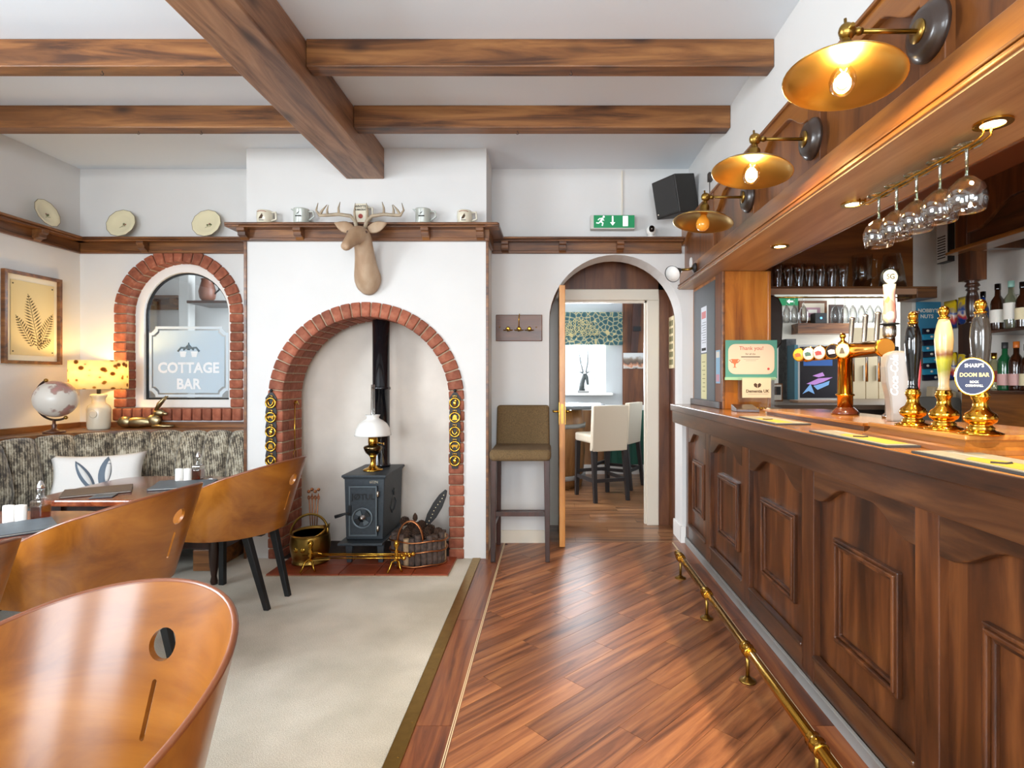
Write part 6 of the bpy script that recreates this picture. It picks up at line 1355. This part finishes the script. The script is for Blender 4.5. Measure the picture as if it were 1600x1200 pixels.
for x in (-.085, .0, .08):
    MB().lathe([(.018, -.02), (.016, -.025), (.008, -.028)], 14, (x, 0, .095), 'y').build('hook_rose', M['brass'], ck); MB().tube([(x, -.026, .09), (x, -.06, .075), (x, -.07, .09)], .005, 8).tube([(x-.035, -.03, .085), (x, -.028, .08), (x+.035, -.03, .085)], .0045, 6).build('hook', M['brass_old'], ck)
MB().tube([(0, -.025, .10), (0, -.035, .17), (.004, -.03, .21)], .004, 6).build('tall_hook', M['brass'], ck)
for x in (-.15, .135): MB().ball((x, -.021, .107), .005, 6).build('screw', M['brass'], ck)
# ---- bar stool in the alcove
st_ = thing('bar_stool', 'bar stool with brown tweed seat and back before the alcove wall', 'bar stool', (X(815, 4.05), 4.08, .0035))
MB().prism(rrect(-.215, .215, -.24, .20, .04), .705, .785).build('seat', M['tweed'], st_, bevel=.03, seg=4)
MB().hexa([(-.205, .15, .74), (.205, .15, .74), (.205, .21, .74), (-.205, .21, .74), (-.20, .185, 1.075), (.20, .185, 1.075), (.20, .235, 1.075), (-.20, .235, 1.075)]).build('backrest', M['tweed'], st_, bevel=.022, seg=3)
for s in (-1, 1):
    MB().hexa([(s*.19-.016, -.21, 0), (s*.19+.016, -.21, 0), (s*.19+.016, -.178, 0), (s*.19-.016, -.178, 0), (s*.185-.021, -.215, .71), (s*.185+.021, -.215, .71), (s*.185+.021, -.173, .71), (s*.185-.021, -.173, .71)]).build('leg', M['darkwood'], st_, bevel=.003)
    MB().hexa([(s*.19-.016, .20, 0), (s*.19+.016, .20, 0), (s*.19+.016, .232, 0), (s*.19-.016, .232, 0), (s*.185-.02, .15, .71), (s*.185+.02, .15, .71), (s*.185+.02, .19, .71), (s*.185-.02, .19, .71)]).build('leg', M['darkwood'], st_, bevel=.003)
    MB().box(s*.187-.01, s*.187+.01, -.18, .20, .24, .27).build('stretcher', M['darkwood'], st_)
MB().box(-.175, .175, -.208, -.184, .32, .35).build('footrest', M['darkwood'], st_); MB().box(-.175, .175, .185, .205, .24, .27).build('stretcher', M['darkwood'], st_)
# ---- vestibule picture and far room furniture
vp = thing('passage_print', 'narrow framed print on the panelled passage wall', 'picture', (1.0395, 4.74, 1.37))
MB().box(-.012, 0, -.09, .09, 0, .44).build('frame', M['cream'], vp)
for i in range(6):
    for j in range(3): MB().box(-.0135, -.012, -.07+j*.05, -.035+j*.05, .03+i*.066, .075+i*.066).build('printed_block', bpy.data.materials['olive_ink'], vp)
bd = thing('roman_blind', 'teal roman blind with gold peacock pattern over the far window', 'blind', (.02, 7.43, 1.73))
def mk_blind():
    t = NT('blind_fabric'); v = t.n('ShaderNodeTexVoronoi', Scale=16.0); v.feature = 'DISTANCE_TO_EDGE'; t.l(t.coord(), v.inputs['Vector'])
    t.l(t.ramp(v.outputs[0], [(.02, L('b9a878')), (.07, L('4a6a68')), (.3, L('24484e'))]), t.b.inputs['Base Color']); t.p(Roughness=.8); return t.m
BM_ = mk_blind(); MB().box(0, .94, -.02, .03, .09, .44).build('fabric', BM_, bd); MB().hexa([(0, -.05, 0), (.94, -.05, 0), (.94, .03, 0), (0, .03, 0), (0, -.055, .10), (.94, -.055, .10), (.94, .03, .10), (0, .03, .10)]).build('fold', BM_, bd, bevel=.01)
GD = plain('peacock_gold', 'c8b980', .6)
for r in range(5):
    n = 5+2*r; R_ = .06+.038*r
    for i in range(n): a = PI*(i+.5)/n; MB().tube([(.36+R_*1.15*math.cos(a)+.016*math.cos(2*PI*k/8), -.022, .12+R_*math.sin(a)+.016*math.sin(2*PI*k/8)) for k in range(8)], .0035, 4, closed=True).build('peacock_feather', GD, bd)
og = thing('antelope_figure', 'dark long horned antelope bust on the far window sill', 'ornament', (X(913, 7.42), 7.43, 1.0925))
DKM = plain('antelope_bronze', '4a5050', .5)
MB().box(-.09, .06, -.04, .04, 0, .035).build('plinth', M['lightgrey'], og); MB().tube([(-.03, 0, .035), (-.03, 0, .12), (-.01, 0, .20), (.01, 0, .25)], [.045, .038, .028, .03], 10).tube([(.005, 0, .26), (.035, 0, .20), (.05, 0, .11)], [.03, .026, .016], 10).build('bust', DKM, og)
for s in (-1, 1): MB().tube([(.005+s*.018, 0, .27), (.0+s*.045, 0, .40), (-.01+s*.06, 0, .56)], [.010, .008, .003], 8).build('horn', DKM, og); MB().tube([(.005+s*.02, 0, .265), (.005+s*.075, 0, .285)], [.014, .003], 8).build('ear', DKM, og)
sk = thing('wooden_ski', 'old dark wooden ski hanging on the far panelled wall', 'ski', (X(993, 7.46), 7.468, 1.30))
MB().hexa([(-.05, -.012, .05), (.04, -.012, .05), (.04, 0, .05), (-.05, 0, .05), (.0, -.012, 1.0), (.12, -.012, 1.0), (.12, 0, 1.0), (.0, 0, 1.0)]).build('blade', M['darkwood'], sk, loc=(-.02, 0, .22)); MB().box(-.03, .07, -.03, -.01, .62, .68).build('binding', M['black'], sk)
ls = thing('landscape_canvas', 'landscape picture on the far panelled wall below the ski', 'picture', (X(974, 7.46), 7.472, 1.28+(592-576)/870*7.46))
def mk_land():
    t = NT('landscape_print'); c = t.n('ShaderNodeTexCoord'); sp_ = t.n('ShaderNodeSeparateXYZ'); t.l(c.outputs['Object'], sp_.inputs[0]); nz = t.n('ShaderNodeTexNoise', Scale=14.0, Detail=6.0); t.l(c.outputs['Object'], nz.inputs['Vector'])
    a = t.n('ShaderNodeMath', operation='MULTIPLY_ADD'); a.inputs[1].default_value = .14; t.l(nz.outputs[0], a.inputs[0]); t.l(sp_.outputs[2], a.inputs[2]); mr = t.n('ShaderNodeMapRange'); mr.inputs[1].default_value = .0; mr.inputs[2].default_value = .28; t.l(a.outputs[0], mr.inputs[0])
    t.l(t.ramp(mr.outputs[0], [(.2, L('2a2622')), (.36, L('c9c2ba')), (.42, L('c98a68')), (.5, L('5a4a40')), (.7, L('8a7a6a')), (.85, L('cfd0cf'))]), t.b.inputs['Base Color']); return t.m
MB().box(0, .32, -.02, 0, 0, .21).build('canvas', mk_land(), ls)
def far_stool(label, x, y, rz):
    t = thing('high_chair', label, 'high chair', (x, y, .0035), rz, 'cream high chairs in the far room'); LE = plain('cream_leather', 'd9cbb4', .5) if 'cream_leather' not in bpy.data.materials else bpy.data.materials['cream_leather']
    MB().box(-.20, .20, -.24, .20, .60, .69).build('seat', LE, t, bevel=.02, seg=3); MB().hexa([(-.205, .14, .52), (.205, .14, .52), (.205, .215, .52), (-.205, .215, .52), (-.205, .18, 1.0), (.205, .18, 1.0), (.205, .245, 1.0), (-.205, .245, 1.0)]).build('backrest', LE, t, bevel=.012)
    BLK = plain('dark_stained_leg', '2e2a2a', .4) if 'dark_stained_leg' not in bpy.data.materials else bpy.data.materials['dark_stained_leg']
    for sx_ in (-1, 1):
        for y0_, y1_ in ((-.21, -.20), (.25, .18)): MB().hexa([(sx_*.19-.018, y0_-.018, 0), (sx_*.19+.018, y0_-.018, 0), (sx_*.19+.018, y0_+.018, 0), (sx_*.19-.018, y0_+.018, 0), (sx_*.18-.024, y1_-.024, .60), (sx_*.18+.024, y1_-.024, .60), (sx_*.18+.024, y1_+.024, .60), (sx_*.18-.024, y1_+.024, .60)]).build('leg', BLK, t)
        MB().box(sx_*.187-.012, sx_*.187+.012, -.2, .22, .20, .235).build('stretcher', BLK, t)
    MB().box(-.18, .18, -.215, -.19, .25, .285).box(-.18, .18, .205, .225, .20, .235).build('stretcher', BLK, t)
far_stool('cream high chair seen from behind through the doorway', .545, 6.02, math.radians(202)); far_stool('cream high chair turned sideways behind the other one', .80, 6.65, math.radians(-120))
ht = thing('high_table', 'high round table on a wooden drum in the far room', 'table', (.02, 6.75, .0035))
MB().lathe([(.0005, .93), (.62, .93), (.64, .94), (.64, .965), (.62, .975), (.0005, .976)], 40).build('table_top', plain('grey_table_top', '6a6f74', .25, coat=.3), ht); MB().lathe([(.36, 0), (.37, .05), (.40, .4), (.39, .75), (.36, .93)], 28).build('drum', wood('drum_wood', '7a5028', '9a6a3a', 'ab7c4a', 'z', 4, 9, .4, .1, .04, .03), ht)
for z in (.10, .70): MB().lathe([(.405, z), (.408, z+.05)], 28).build('hoop', M['lightgrey'], ht)
